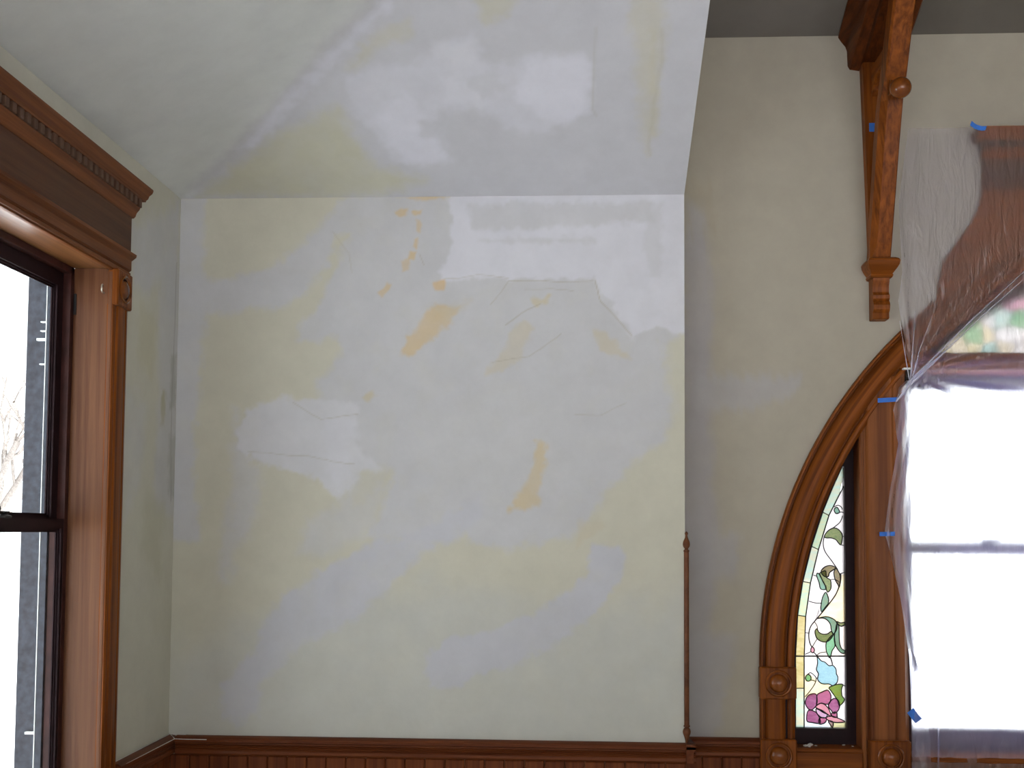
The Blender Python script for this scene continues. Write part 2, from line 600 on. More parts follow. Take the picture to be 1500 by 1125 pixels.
back_layers = [
    ('poly', bp([(230, 1130), (230, 960), (420, 900), (640, 850), (830, 900), (1020, 860), (1020, 1130)]), CREAML, .12, .9, .06),
    ('poly', bp([(500, 285), (470, 335), (400, 390), (330, 414), (262, 405), (262, 458), (330, 458), (400, 452), (448, 428), (482, 385), (490, 350), (510, 345), (490, 400), (470, 445), (438, 480), (440, 495), (500, 498), (505, 508), (480, 545), (465, 560), (470, 588), (385, 610), (380, 670), (520, 680), (578, 690), (562, 740), (540, 790), (600, 790), (640, 770), (690, 745), (680, 770), (690, 795), (750, 805), (830, 790), (860, 765), (890, 720), (930, 680), (975, 640), (992, 600), (985, 540), (985, 500), (1010, 480), (1010, 280)]), GREY, .022, 1, .02),
    ('poly', bp([(240, 285), (300, 285), (300, 450), (292, 560), (283, 640), (292, 790), (235, 797), (240, 500)]), GREY, .02, .9, .012),
    ('poly', bp([(345, 600), (380, 690), (378, 750), (350, 800), (335, 850), (320, 850), (340, 740), (343, 640)]), GREY, .03, .7, .02),
    ('poly', bp([(440, 810), (455, 760), (500, 740), (520, 700), (560, 690), (552, 780), (470, 818)]), GREY, .03, .65, .02),
    ('poly', bp([(700, 725), (600, 785), (540, 800), (480, 830), (420, 870), (390, 910), (370, 955), (330, 1000), (328, 1050), (345, 1065), (375, 1050), (390, 1000), (420, 960), (470, 935), (530, 900), (560, 870), (590, 835), (640, 800), (705, 762)]), LILAC, .02, .95, .02),
    ('poly', bp([(868, 800), (915, 805), (916, 840), (880, 892), (820, 942), (750, 977), (700, 985), (670, 1007), (628, 1005), (622, 960), (650, 940), (740, 915), (800, 890), (845, 860), (862, 830)]), LILAC, .014, 1, .012),
    ('poly', bp([(620, 600), (840, 560), (850, 700), (720, 740), (640, 690)]), (.53, .53, .53), .08, .5, .03),
    ('poly', bp([(345, 640), (370, 598), (410, 582), (525, 588), (520, 640), (560, 688), (528, 692), (515, 718), (492, 727), (465, 703), (430, 690), (380, 685), (350, 662)]), WHITE2, .012, .95, .02, .0012),
    ('poly', bp([(375, 625), (420, 605), (440, 640), (410, 680), (380, 670)]), WHITE2, .03, .6, .02),
    ('poly', bp([(470, 610), (520, 610), (522, 640), (500, 650), (520, 690), (500, 718), (480, 690)]), WHITE, .02, .55, .02),
    ('poly', bp([(395, 692), (455, 700), (440, 735), (395, 745)]), CREAM2, .02, .6, .02),
    ('poly', bp([(530, 695), (562, 690), (545, 730), (515, 745), (518, 722)]), CREAM, .02, .6, .015),
    ('poly', bp([(655, 280), (1015, 280), (1015, 484), (985, 488), (962, 480), (930, 495), (905, 470), (882, 430), (872, 408), (648, 408), (640, 395), (662, 370), (662, 310)]), WHITE, .010, 1, .014, .0018),
    ('poly', bp([(690, 300), (955, 297), (955, 325), (860, 330), (690, 336)]), GREY, .016, .75, .012),
    ('poly', bp([(700, 350), (872, 349), (872, 357), (700, 356)]), GREY, .012, .6, .008),
    ('poly', bp([(945, 300), (968, 300), (966, 410), (948, 410)]), GREY, .016, .5, .012),
    ('poly', bp([(870, 405), (915, 470), (925, 490), (895, 480), (880, 450)]), GREY, .012, .8, .01),
    ('poly', bp([(922, 495), (955, 480), (985, 485), (975, 498), (940, 502)]), GREY, .01, .8, .01),
    ('poly', bp([(975, 500), (1000, 498), (1015, 610), (1015, 700), (975, 690), (985, 600)]), CREAM, .02, .8, .02),
    # exposed ochre undercoat
    ('poly', bp([(588, 522), (598, 492), (622, 462), (640, 446), (668, 448), (652, 478), (625, 502), (604, 518)]), ORANGE, .011, .85, .014),
    ('poly', bp([(640, 452), (690, 440), (655, 475)]), TAN, .02, .5, .014),
    ('poly', bp([(785, 650), (803, 648), (801, 682), (788, 742), (770, 748), (742, 749), (768, 715), (783, 690)]), (.57, .48, .32), .012, .8, .014),
    ('poly', bp([(588, 287), (656, 286), (652, 293), (620, 297), (600, 292)]), ORANGE, .007, .9, .012),
    ('poly', bp([(578, 312), (596, 306), (592, 316), (582, 320)]), ORANGE, .006, .9, .012),
    ('poly', bp([(604, 310), (618, 308), (616, 316), (606, 316)]), ORANGE, .005, .9, .01),
    ('poly', bp([(608, 322), (615, 322), (614, 342), (609, 340)]), ORANGE, .005, .8, .012),
    ('poly', bp([(606, 346), (613, 346), (611, 362), (604, 358)]), ORANGE, .005, .9, .012),
    ('poly', bp([(602, 368), (612, 370), (608, 380), (600, 378)]), ORANGE, .005, .9, .012),
    ('poly', bp([(588, 384), (600, 380), (598, 396), (590, 398)]), ORANGE, .005, .8, .012),
    ('poly', bp([(555, 428), (568, 414), (574, 418), (562, 438)]), ORANGE, .006, .85, .012),
    ('poly', bp([(634, 412), (650, 410), (648, 424), (638, 424)]), (.6, .45, .27), .007, .9, .012),
    ('poly', bp([(530, 584), (546, 572), (552, 580), (540, 590)]), TAN, .007, .9, .012),
    ('poly', bp([(780, 440), (806, 432), (800, 444), (784, 450)]), TAN, .008, .9, .012),
    ('poly', bp([(770, 470), (786, 482), (758, 530), (705, 546), (738, 512), (758, 482)]), TAN, .014, .6, .02),
    ('poly', bp([(868, 482), (890, 490), (922, 522), (905, 520), (880, 512)]), TAN, .012, .7, .02),
    ('poly', bp([(850, 765), (880, 755), (885, 770), (860, 790), (840, 800)]), TAN, .014, .5, .02),
    # hairline cracks
    ('line', bp([(872, 410), (880, 440), (905, 468), (926, 493)]), CRACK, .0045, .7, .006),
    ('line', bp([(720, 446), (745, 413), (868, 412)]), CRACK, .004, .5, .006),
    ('line', bp([(740, 476), (765, 458), (792, 446)]), CRACK, .0045, .6, .006),
    ('line', bp([(720, 531), (775, 522), (822, 488)]), CRACK, .004, .5, .006),
    ('line', bp([(770, 424), (810, 422), (840, 426)]), CRACK, .004, .4, .004),
    ('line', bp([(362, 662), (440, 668), (520, 680)]), CRACK, .004, .4, .006),
    ('line', bp([(430, 590), (470, 614), (524, 606)]), CRACK, .004, .45, .006),
    ('line', bp([(488, 338), (510, 370), (515, 400)]), CRACK, .004, .35, .006),
    ('line', bp([(650, 408), (700, 404), (745, 408)]), CRACK, .004, .4, .006),
    ('line', bp([(842, 608), (880, 608), (915, 590)]), CRACK, .004, .4, .008),
    ('line', bp([(615, 372), (622, 388)]), CRACK, .004, .5, .004),
]
nu, nv = 400, 430
gx, gz = np.meshgrid(np.linspace(XL, XR, nu + 1), np.linspace(RAIL - .06, H + .02, nv + 1))
gx, gz = gx.ravel(), gz.ravel()
bc, bh = paint_layers(gx, gz, CREAM, back_layers, 11)
wave = fbm(gx, gz, 2.2, 301, 3)
edge = np.clip(np.minimum(np.minimum(gx - XL, XR - gx), H - gz) / .05, 0, 1)
wy = D - edge * (bh + .006 * wave + .0012 * fbm(gx, gz, 20, 311, 3))
verts = np.stack([gx, wy, gz], 1)
faces = grid_faces(nu, nv)
n0 = len(verts)
extra = [(XL, D, 0), (XR, D, 0), (XR, D, RAIL - .06), (XL, D, RAIL - .06),            # dado behind the wainscot
         (XR, D, 0), (XR, DR, 0), (XR, DR, H), (XR, D, H)]                             # return into the alcove
verts = np.vstack([verts, extra])
faces += [(n0, n0 + 1, n0 + 2, n0 + 3), (n0 + 4, n0 + 5, n0 + 6, n0 + 7)]
bc = np.vstack([bc, np.tile(CREAM, (8, 1))])
wall_back = plaster_mesh('wall_back', verts, faces, bc)
tag(wall_back, 'patched cream and grey plaster wall between window and alcove')

# --- left wall
def lp(pts):
    return [(at_x(px, py, XL).y, at_x(px, py, XL).z) for px, py in pts]


LBASE = (.535, .525, .445)
LGREY = (.52, .52, .52)
left_layers = [
    ('poly', lp([(190, 330), (262, 300), (262, 480), (255, 760), (225, 740), (232, 560), (235, 420), (200, 400)]), LGREY, .04, .9, .03),
    ('poly', lp([(196, 385), (225, 395), (215, 430), (198, 420)]), (.52, .52, .53), .03, .8, .02),
    ('poly', lp([(182, 560), (215, 600), (205, 700), (180, 760)]), LGREY, .04, .6, .03),
    ('poly', lp([(215, 720), (240, 740), (235, 850), (205, 800)]), (.46, .45, .35), .04, .6, .03),
    ('poly', lp([(205, 440), (228, 470), (222, 560), (200, 520)]), (.49, .47, .34), .03, .6, .03),
    ('poly', lp([(238, 570), (244, 575), (241, 625), (236, 620)]), (.42, .40, .29), .012, .8, .01),
    ('poly', lp([(250, 520), (258, 520), (257, 600), (248, 600)]), (.40, .40, .37), .014, .8, .01),
    ('poly', lp([(247, 640), (258, 640), (256, 730), (246, 720)]), (.40, .40, .37), .014, .7, .01),
    ('line', lp([(259, 385), (255, 500), (251, 600), (250, 735)]), (.30, .29, .26), .0055, .8, .003),
]


def patches(rects, layers, base, seed, fn):
    V, Fc, C = [], [], []
    off = 0
    for u0, u1, v0, v1, nu, nv in rects:
        a, b = np.meshgrid(np.linspace(u0, u1, nu + 1), np.linspace(v0, v1, nv + 1))
        a, b = a.ravel(), b.ravel()
        c, h = paint_layers(a, b, base, layers, seed)
        V.append(fn(a, b, h)); C.append(c); Fc += grid_faces(nu, nv, off); off += len(a)
    return np.vstack(V), Fc, np.vstack(C)


HO0, HO1 = LW0 - .01, LW1 + .01
V, Fc, C = patches([
    (HO1, D + .02, 0.0, H + .03, 110, 380),
    (HO0, HO1, LWZ1 + .01, H + .03, 60, 30), (HO0, HO1, 0, LWZ0 - .01, 10, 6),
    (1.14, HO0, 0, H + .03, 30, 40),
    (-.04, 1.14, 2.45, H + .03, 12, 6), (-.04, 1.14, 0, .42, 12, 6),
    (YF - .02, -.04, 0, H + .03, 20, 20)], left_layers, LBASE, 41,
    lambda a, b, h: np.stack([XL + h + .004 * np.clip((D - a) / .1, 0, 1) * fbm(a, b, 2.5, 331, 3), a, b], 1))
wall_left = plaster_mesh('wall_left', V, Fc, C)
tag(wall_left, 'grey cream plaster window wall with cracked corner')

# --- sloped ceiling over the plaster wall
def sp(pts):
    return [(at_slope(px, py).x, at_slope(px, py).y) for px, py in pts]


CG = (.545, .545, .575)
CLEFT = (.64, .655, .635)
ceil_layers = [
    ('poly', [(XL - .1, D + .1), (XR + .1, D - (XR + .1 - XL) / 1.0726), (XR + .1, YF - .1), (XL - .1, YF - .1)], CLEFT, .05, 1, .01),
    ('poly', sp([(290, 275), (480, 50), (560, -40), (600, -40), (560, 10), (420, 150), (330, 240)]), (.50, .495, .515), .05, .75, .01),
    ('poly', sp([(350, 215), (400, 150), (560, -5), (590, -5), (520, 60), (430, 150), (375, 215)]), (.66, .66, .725), .03, .75, .004),
    ('poly', sp([(400, 200), (495, 158), (515, 190), (535, 215), (560, 245), (620, 265), (560, 287), (290, 288), (345, 245)]), (.55, .54, .43), .04, .9, .02),
    ('poly', sp([(500, 100), (560, 45), (600, 30), (605, 45), (560, 75), (520, 105)]), CREAM2, .03, .7, .02),
    ('poly', sp([(690, -5), (765, -5), (745, 22), (705, 32)]), CREAM2, .02, .75, .02),
    ('poly', sp([(922, -10), (978, -10), (966, 130), (960, 180), (948, 230), (940, 150)]), (.55, .53, .45), .03, .75, .02),
    ('poly', sp([(955, 40), (962, 40), (958, 200), (950, 200)]), (.54, .51, .38), .02, .5, .02),
    ('poly', sp([(495, 105), (610, 88), (640, 60), (700, 55), (725, 90), (860, 80), (866, 165), (800, 190), (740, 182), (700, 165), (645, 160), (635, 190), (655, 230), (625, 245), (570, 232), (540, 190), (512, 140)]), (.61, .61, .66), .03, .9, .03, .001),
    ('poly', sp([(550, 170), (590, 140), (640, 190), (650, 230), (600, 240), (565, 215)]), (.67, .67, .735), .03, .8, .03),
    ('poly', sp([(640, 65), (690, 60), (700, 90), (650, 100)]), (.65, .65, .69), .03, .6, .03),
    ('poly', sp([(770, 90), (862, 82), (862, 160), (820, 175), (760, 150)]), (.67, .67, .735), .03, .8, .03),
    ('poly', sp([(640, 110), (720, 130), (690, 160), (640, 140)]), (.67, .67, .72), .03, .5, .04),
    ('poly', sp([(700, 70), (750, 75), (755, 92), (710, 90)]), CG, .02, .8, .02),
    ('poly', sp([(680, 115), (720, 105), (735, 135), (700, 150)]), CG, .02, .6, .03),
    ('poly', sp([(618, 180), (645, 175), (650, 205), (620, 200)]), CG, .02, .7, .02),
    ('line', sp([(872, 40), (868, 160), (874, 170)]), (.46, .45, .42), .008, .4, .006),
    ('line', sp([(972, 40), (950, 230)]), (.48, .46, .38), .012, .4, .015),
]
xs = np.linspace(XL - .025, XR, 295)
ys = np.concatenate([np.linspace(D + .025, 2.35, 264), np.linspace(2.3, YF, 60)])
gx, gy = np.meshgrid(xs, ys)
gx, gy = gx.ravel(), gy.ravel()
cc, ch = paint_layers(gx, gy, CG, ceil_layers, 71)
a, b = KB * np.maximum(D - gy, 0), KL * np.maximum(gx - XL, 0)
k = np.minimum(.07, .5 * np.minimum(a, b) + .001)
hh = np.clip(.5 + .5 * (b - a) / k, 0, 1)
cz = H + b * (1 - hh) + a * hh - k * hh * (1 - hh)
cz = cz - ch + .006 * fbm(gx, gy, 2.0, 341, 3) * np.clip(np.minimum(a, b) / .05, 0, 1)
V = np.stack([gx, gy, cz], 1)
Fc = grid_faces(len(xs) - 1, len(ys) - 1)
ceiling = plaster_mesh('ceiling', V, Fc, cc)
tag(ceiling, 'hipped plaster ceiling slope with white skim patches')

# cheek between the low ceiling and the alcove's higher ceiling (faces the alcove)
V, Fc = [], []
yy = [DR] + list(np.linspace(D, 2.35, 30)) + list(np.linspace(2.3, YF, 12))
for i, y in enumerate(yy):
    a_, b_ = KB * (D - y), KL * (XR - XL)
    lo = H if y > D else H + min(a_, b_)
    hi = min(ZA + KA * (DR - y), ZT)
    V += [(XR, y, lo - .002), (XR, y, max(hi, lo) + .01)]
Fc = [(2 * i, 2 * i + 1, 2 * i + 3, 2 * i + 2) for i in range(len(yy) - 1)]
tag(plaster_mesh('wall_cheek', V, Fc, np.tile((.48, .45, .38), (len(V), 1))), 'plaster cheek above the outer wall corner')

# --- alcove wall with the arched opening
def ap(pts):
    return [(at_y(px, py, DR).x, at_y(px, py, DR).z) for px, py in pts]


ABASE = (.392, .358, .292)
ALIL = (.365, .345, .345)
alc_layers = [
    ('poly', ap([(1000, 300), (1030, 300), (1046, 420), (1040, 560), (1048, 800), (1035, 1090), (1000, 1090)]), ALIL, .03, .85, .02),
    ('poly', ap([(1000, 262), (1048, 268), (1046, 340), (1000, 345)]), (.37, .33, .25), .012, .6, .012),
    ('poly', ap([(1005, 300), (1030, 305), (1034, 335), (1010, 345)]), (.375, .36, .355), .014, .7, .012),
    ('poly', ap([(1015, 552), (1170, 552), (1172, 572), (1150, 585), (1120, 592), (1090, 600), (1015, 598)]), (.385, .37, .365), .014, .8, .016),
    ('poly', ap([(1020, 490), (1040, 490), (1042, 540), (1018, 545)]), ALIL, .014, .5, .012),
    ('poly', ap([(1010, 775), (1080, 778), (1085, 845), (1020, 850)]), (.38, .365, .365), .02, .75, .018),
    ('poly', ap([(1010, 925), (1075, 930), (1065, 1010), (1045, 1085), (1005, 1085)]), (.375, .36, .36), .025, .75, .02),
    ('poly', ap([(1095, 751), (1100, 751), (1100, 756), (1096, 756)]), (.16, .12, .07), .003, .9, .002),
    ('line', ap([(1015, 783), (1090, 788)]), (.40, .38, .36), .006, .3, .006),
    ('line', ap([(1048, 962), (1080, 962)]), (.36, .33, .26), .005, .4, .004),
]
RH = 1.705
V, C, Fc = [], [], []
NT, NR = 220, 110
th = np.radians(np.linspace(180, 0, NT + 1))
P = []
for t in th:
    c, s = math.cos(t), math.sin(t)
    lim = 1e9
    if c < -1e-9: lim = min(lim, (XR - ACX) / c)
    if c > 1e-9: lim = min(lim, (XRW - ACX) / c)
    if s > 1e-9: lim = min(lim, (ZA - ACZ) / s)
    P.append([(ACX + c * r, ACZ + s * r) for r in np.linspace(RH, lim, NR + 1)])
P = np.array(P).reshape(-1, 2)
ci = []
# corners of the rectangle are cut by the radial fan: add the missing triangles
pc, phh = paint_layers(P[:, 0], P[:, 1], ABASE, alc_layers, 91)
V = np.stack([P[:, 0], np.full(len(P), DR), P[:, 1]], 1)
V[:, 1] += .005 * fbm(P[:, 0], P[:, 1], 2.2, 351, 3) * np.clip(np.minimum(np.minimum(P[:, 0] - XR, ZA - P[:, 1]), P[:, 1] - ACZ) / .05, 0, 1)
Fc = grid_faces(NR, NT)
last = [i * (NR + 1) + NR for i in range(NT + 1)]
off = len(V)
V = list(V); pc = list(pc)
for cx_, cz_ in ((XR, ZA), (XRW, ZA)):
    for i in range(NT):
        p, q = V[last[i]], V[last[i + 1]]
        on_side_p, on_top_p = abs(p[0] - cx_) < 1e-6, abs(p[2] - cz_) < 1e-6
        on_side_q, on_top_q = abs(q[0] - cx_) < 1e-6, abs(q[2] - cz_) < 1e-6
        if (on_side_p and on_top_q and not on_top_p) or (on_top_p and on_side_q and not on_top_q):
            V.append((cx_, DR, cz_)); pc.append(ABASE); Fc.append((last[i], last[i + 1], len(V) - 1))
V = np.array(V); pc = np.array(pc)
off = len(V)
V2, F2, C2 = patches([(XR, ACX - RH, 0.0, ACZ, 70, 150), (ACX - RH, ACX + RH, 0, .70, 40, 6), (ACX + RH, XRW, 0, ACZ, 6, 20)],
                     alc_layers, ABASE, 91, lambda a, b, h: np.stack([a, np.full(len(a), DR), b], 1))
Fc += [tuple(np.array(f) + off) for f in F2]
wall_alcove = plaster_mesh('wall_alcove', np.vstack([V, V2]), [tuple(int(i) for i in f) for f in Fc], np.vstack([pc, C2]))
tag(wall_alcove, 'taupe plaster wall of the alcove around the arched window')

# alcove ceiling slope and flat ceiling, far walls, floor
yt = DR - (ZT - ZA) / KA
gx, gy = np.meshgrid(np.linspace(XR, XRW, 60), np.linspace(DR + .025, yt, 50))
gx, gy = gx.ravel(), gy.ravel()
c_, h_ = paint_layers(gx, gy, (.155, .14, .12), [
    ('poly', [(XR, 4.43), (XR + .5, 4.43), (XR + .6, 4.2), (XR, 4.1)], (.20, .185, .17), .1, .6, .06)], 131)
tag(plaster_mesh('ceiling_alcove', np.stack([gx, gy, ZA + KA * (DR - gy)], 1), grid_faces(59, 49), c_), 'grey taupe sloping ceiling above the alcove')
wc = lambda n: np.tile((.50, .47, .38), (n, 1))
tag(plaster_mesh('ceiling_upper', [(XR, yt, ZT), (XRW, yt, ZT), (XRW, YF, ZT), (XR, YF, ZT)], [(0, 1, 2, 3)], wc(4)), 'flat upper ceiling beyond the alcove')
tag(plaster_mesh('wall_right', [(XRW, DR, 0), (XRW, YF, 0), (XRW, YF, ZT), (XRW, yt, ZT), (XRW, DR, ZA)], [(0, 1, 2, 3, 4)], wc(5)), 'plain plaster side wall of the room')
fx = [XL, -1.35, 4.45, XRW]; fz = [0, .5, 2.7, ZT]
V = [(x, YF, z) for z in fz for x in fx]
Fc = [(r * 4 + c, r * 4 + c + 1, r * 4 + c + 5, r * 4 + c + 4) for r in range(3) for c in range(3) if not (r == 1 and c == 1)]  # middle cell left open, added to let fill light in
tag(plaster_mesh('wall_front', V, Fc, wc(16)), 'plaster wall behind the viewer with wide opening added for fill light')
fl = mk('floor', [(XL, YF, 0), (XRW, YF, 0), (XRW, DR, 0), (XL, DR, 0)], [(0, 1, 2, 3)], FLOORM)
tag(fl, 'unseen floor made pale to bounce light upward', kind='structure')

# ------------------------------------------------------------------ wainscot
def reeded(out, top, h):
    """rail profile: (projection, z) closed outline against the wall."""
    z = top
    return [(0, z), (out * .7, z - .002), (out, z - .010), (out, z - .020), (out * .78, z - .024),
            (out * .82, z - .029), (out * .70, z - .032), (out * .82, z - .036), (out * .70, z - .040), (out * .82, z - .044),
            (out * .70, z - .048), (out * .84, z - .053), (out * .86, z - h + .008), (out * .6, z - h), (0, z - h)]


BX = 0.016          # board thickness
plank_me = box_me('plank', .0735, BX, .735, .004)
plank_me.materials.append(WAIN)
bead_me = None


def wainscot(label, loc):
    o = empty('wainscot', loc)
    o['kind'] = 'structure'; o['label'] = label
    return o


wb = wainscot('red brown beadboard wainscot under the patched plaster wall', (XL + 1, D, 0))
extrude('chair_rail', reeded(.036, RAIL, .072), XL + .036, XR + .036, lambda p, q, a: (a, D - p, q), WAINX, wb)
n = int((XR - XL) / .075)
for i in range(n + 1):
    x = XL + .05 + i * .075
    if x > XR - .02: break
    o = bpy.data.objects.new('plank', plank_me); COL.objects.link(o)
    o.parent = wb; o.location = (x - wb.location.x, -BX / 2, .37)
wl = wainscot('short run of beadboard wainscot between window and corner', (XL, D - .25, 0))
extrude('chair_rail', reeded(.036, RAIL, .072), LW1 + .125, D, lambda p, q, a: (XL + p, a, q), WAINY, wl)
pm2 = box_me('plank', BX, .0735, .735, .004); pm2.materials.append(WAIN)
for i in range(8):
    y = D - .055 - i * .075
    if y < LW1 + .13: break
    o = bpy.data.objects.new('plank', pm2); COL.objects.link(o)
    o.parent = wl; o.location = (BX / 2, y - wl.location.y, .37)
wr = wainscot('narrow wainscot run in the alcove beside the arched window', (XR + .15, DR, 0))
extrude('chair_rail', reeded(.036, RAIL, .072), XR, ACX - ARO + .002, lambda p, q, a: (a, DR - p, q), WAINX, wr)
for i in range(4):
    x = XR + .075 / 2 + i * .075
    o = bpy.data.objects.new('plank', plank_me); COL.objects.link(o)
    o.parent = wr; o.location = (x - wr.location.x, -BX / 2, .37)
for pts_, par in (([(XL + .004, LW1 + .14, RAIL + .001), (XL + .004, D - .1, RAIL + .001), (XL + .005, D - .004, RAIL + .001)], wl),
                  ([(XL + .034, LW1 + .17, RAIL - .010), (XL + .036, D - .14, RAIL - .010), (XL + .037, D - .037, RAIL - .010)], wl),
                  ([(XL + .02, D - .005, RAIL + .001), (XL + .07, D - .006, RAIL + .001)], wb),
                  ([(XL + .037, D - .037, RAIL - .010), (XL + .09, D - .037, RAIL - .011), (XL + .16, D - .037, RAIL - .011)], wb),
                  ([(XL + .037, D - .04, RAIL - .008), (XL + .012, D - .012, RAIL + .002)], wb)):
    v, f = tube_geo(pts_, .0014, 5)
    mk_sub('paint_drip', v, f, CRUMB, par, True)
# end return of the rail at the outer corner
extrude('rail_return', reeded(.036, RAIL, .072), D - .036, DR, lambda p, q, a: (XR + p, a, q), WAINY, wb)

# ------------------------------------------------------------------ window in the left wall
w1 = empty('window_1', (XL, (LW0 + LW1) / 2, LWZ0))
w1['kind'] = 'structure'; w1['label'] = 'tall sash window in dark oak casing with dentil cornice'
CW = .118
cas = [(0, 0), (.020, 0), (.024, .006), (.024, .016), (.018, .022), (.026, .030), (.029, .060), (.026, .088), (.018, .096), (.024, .102), (.024, CW - .006), (.020, CW), (0, CW)]
for sgn, y0 in ((1, LW1 - .004), (-1, LW0 + .004)):
    o = extrude('side_casing', cas, LWZ0 - .03, LWZ1 - .12, lambda p, q, a: (XL + p, y0 + sgn * q, a), WZ, w1)
    blk = box('corner_block', XL, XL + .036, min(y0, y0 + sgn * (CW + .004)), max(y0, y0 + sgn * (CW + .004)), LWZ1 - .122, LWZ1, WZ, w1, .004)
    lathe('bullseye', [(.046, -.001), (.046, .004), (.042, .006), (.036, .000), (.030, .000), (.026, .005), (.014, .009), (.0, .010)],
          (XL + .036, y0 + sgn * CW / 2, LWZ1 - .061), (1, 0, 0), WN, blk)
y0, y1 = LW0 - .115, LW1 + .115
Yf = lambda p, q, a: (XL + p, a, q)
arch_p = [(0, LWZ1), (.024, LWZ1), (.026, LWZ1 + .010), (.020, LWZ1 + .014), (.028, LWZ1 + .02), (.028, LWZ1 + .052), (.034, LWZ1 + .056), (.044, LWZ1 + .064), (.046, LWZ1 + .073), (.034, LWZ1 + .077), (.03, LWZ1 + .082), (0, LWZ1 + .082)]
extrude('head_casing', arch_p, y0 - .008, y1 + .008, Yf, WYD, w1)
zf = LWZ1 + .080
extrude('frieze_board', [(0, zf), (.028, zf), (.028, zf + .13), (0, zf + .13)], y0, y1, Yf, FRZ, w1)
zb = zf + .122
extrude('bed_moulding', [(0, zb), (.030, zb), (.036, zb + .006), (.040, zb + .018), (.050, zb + .030), (.052, zb + .036), (0, zb + .036)], y0 - .012, y1 + .012, Yf, WYD, w1)
zd = zb + .036
extrude('dentil_backing', [(0, zd), (.030, zd), (.030, zd + .032), (0, zd + .032)], y0 - .012, y1 + .012, Yf, GAP, w1)
crn = extrude('crown_moulding', [(0, zd + .030), (.058, zd + .030), (.060, zd + .036), (.066, zd + .040), (.070, zd + .050), (.080, zd + .058), (.084, zd + .066), (.084, zd + .072), (0, zd + .072)], y0 - .045, y1 + .045, Yf, WYD, w1)
dm = box_me('dentil', .030, .022, .029, .0015); dm.materials.append(DENT)
i = 0
y = y1 + .004
while y > y0 - .01:
    o = bpy.data.objects.new('dentil', dm); COL.objects.link(o)
    o.parent = crn
    o.location = Vector((XL + .042, y, zd + .0155)) - world_loc(crn)
    y -= .040
# jambs (deep reveal), head and stool
JX = XL - .115
box('jamb', JX, XL + .004, LW1, LW1 + .03, LWZ0, LWZ1, PINE, w1, .001)
box('jamb', JX, XL + .004, LW0 - .03, LW0, LWZ0, LWZ1, PINE, w1, .001)
box('head_jamb', JX, XL + .004, LW0 - .03, LW1 + .03, LWZ1, LWZ1 + .03, PINEY, w1, .001)
extrude('inner_bead', [(0, 0), (.012, 0), (.014, .006), (.012, .012), (0, .012)], LWZ0, LWZ1 - .012, lambda p, q, a: (XL + .018 - q - .002, LW1 + .002 - p * .6, a), PINE, w1)
extrude('inner_bead', [(0, 0), (.012, 0), (.014, .006), (.012, .012), (0, .012)], LW0, LW1, lambda p, q, a: (XL + .018 - q - .002, a, LWZ1 + .002 - p * .6), WYD, w1)
box('stool', JX, XL + .06, LW0 - .14, LW1 + .14, LWZ0 - .03, LWZ0, WY, w1, .004)
box('apron', XL, XL + .022, LW0 - .10, LW1 + .10, LWZ0 - .13, LWZ0 - .03, WY, w1, .003)
# outer frame: track boards that the sashes slide in, blind stop and storm window channel
for sgn, ye in ((1, LW1), (-1, LW0)):
    a_, b_ = (ye - .022, ye + .03) if sgn > 0 else (ye - .03, ye + .022)
    box('sash_track', JX - .05, JX, a_, b_, LWZ0, LWZ1, DARKR, w1, .001)
    box('storm_channel', JX - .078, JX - .0745, ye - .030 if sgn > 0 else ye + .004, ye - .004 if sgn > 0 else ye + .03, LWZ0, LWZ1, WHITEP, w1, .001)
    box('blind_stop', JX - .15, JX - .080, ye - .012 if sgn > 0 else ye - .03, ye + .03 if sgn > 0 else ye + .012, LWZ0 - .05, LWZ1 + .05, BLIND, w1, .003)
    box('outer_track', JX - .0735, JX - .052, ye - .030 if sgn > 0 else ye + .004, ye + .03 if sgn > 0 else ye + .03, LWZ0, LWZ1, BLIND, w1, .001)
box('head_track', JX - .05, JX, LW0, LW1, LWZ1 - .022, LWZ1 + .03, DARKR, w1, .001)
box('outer_head', JX - .13, JX - .05, LW0, LW1, LWZ1 - .005, LWZ1 + .05, BLIND, w1, .002)
box('outer_sill', JX - .17, JX, LW0 - .03, LW1 + .03, LWZ0 - .05, LWZ0 + .002, BLIND, w1, .002)
ZM = 1.612


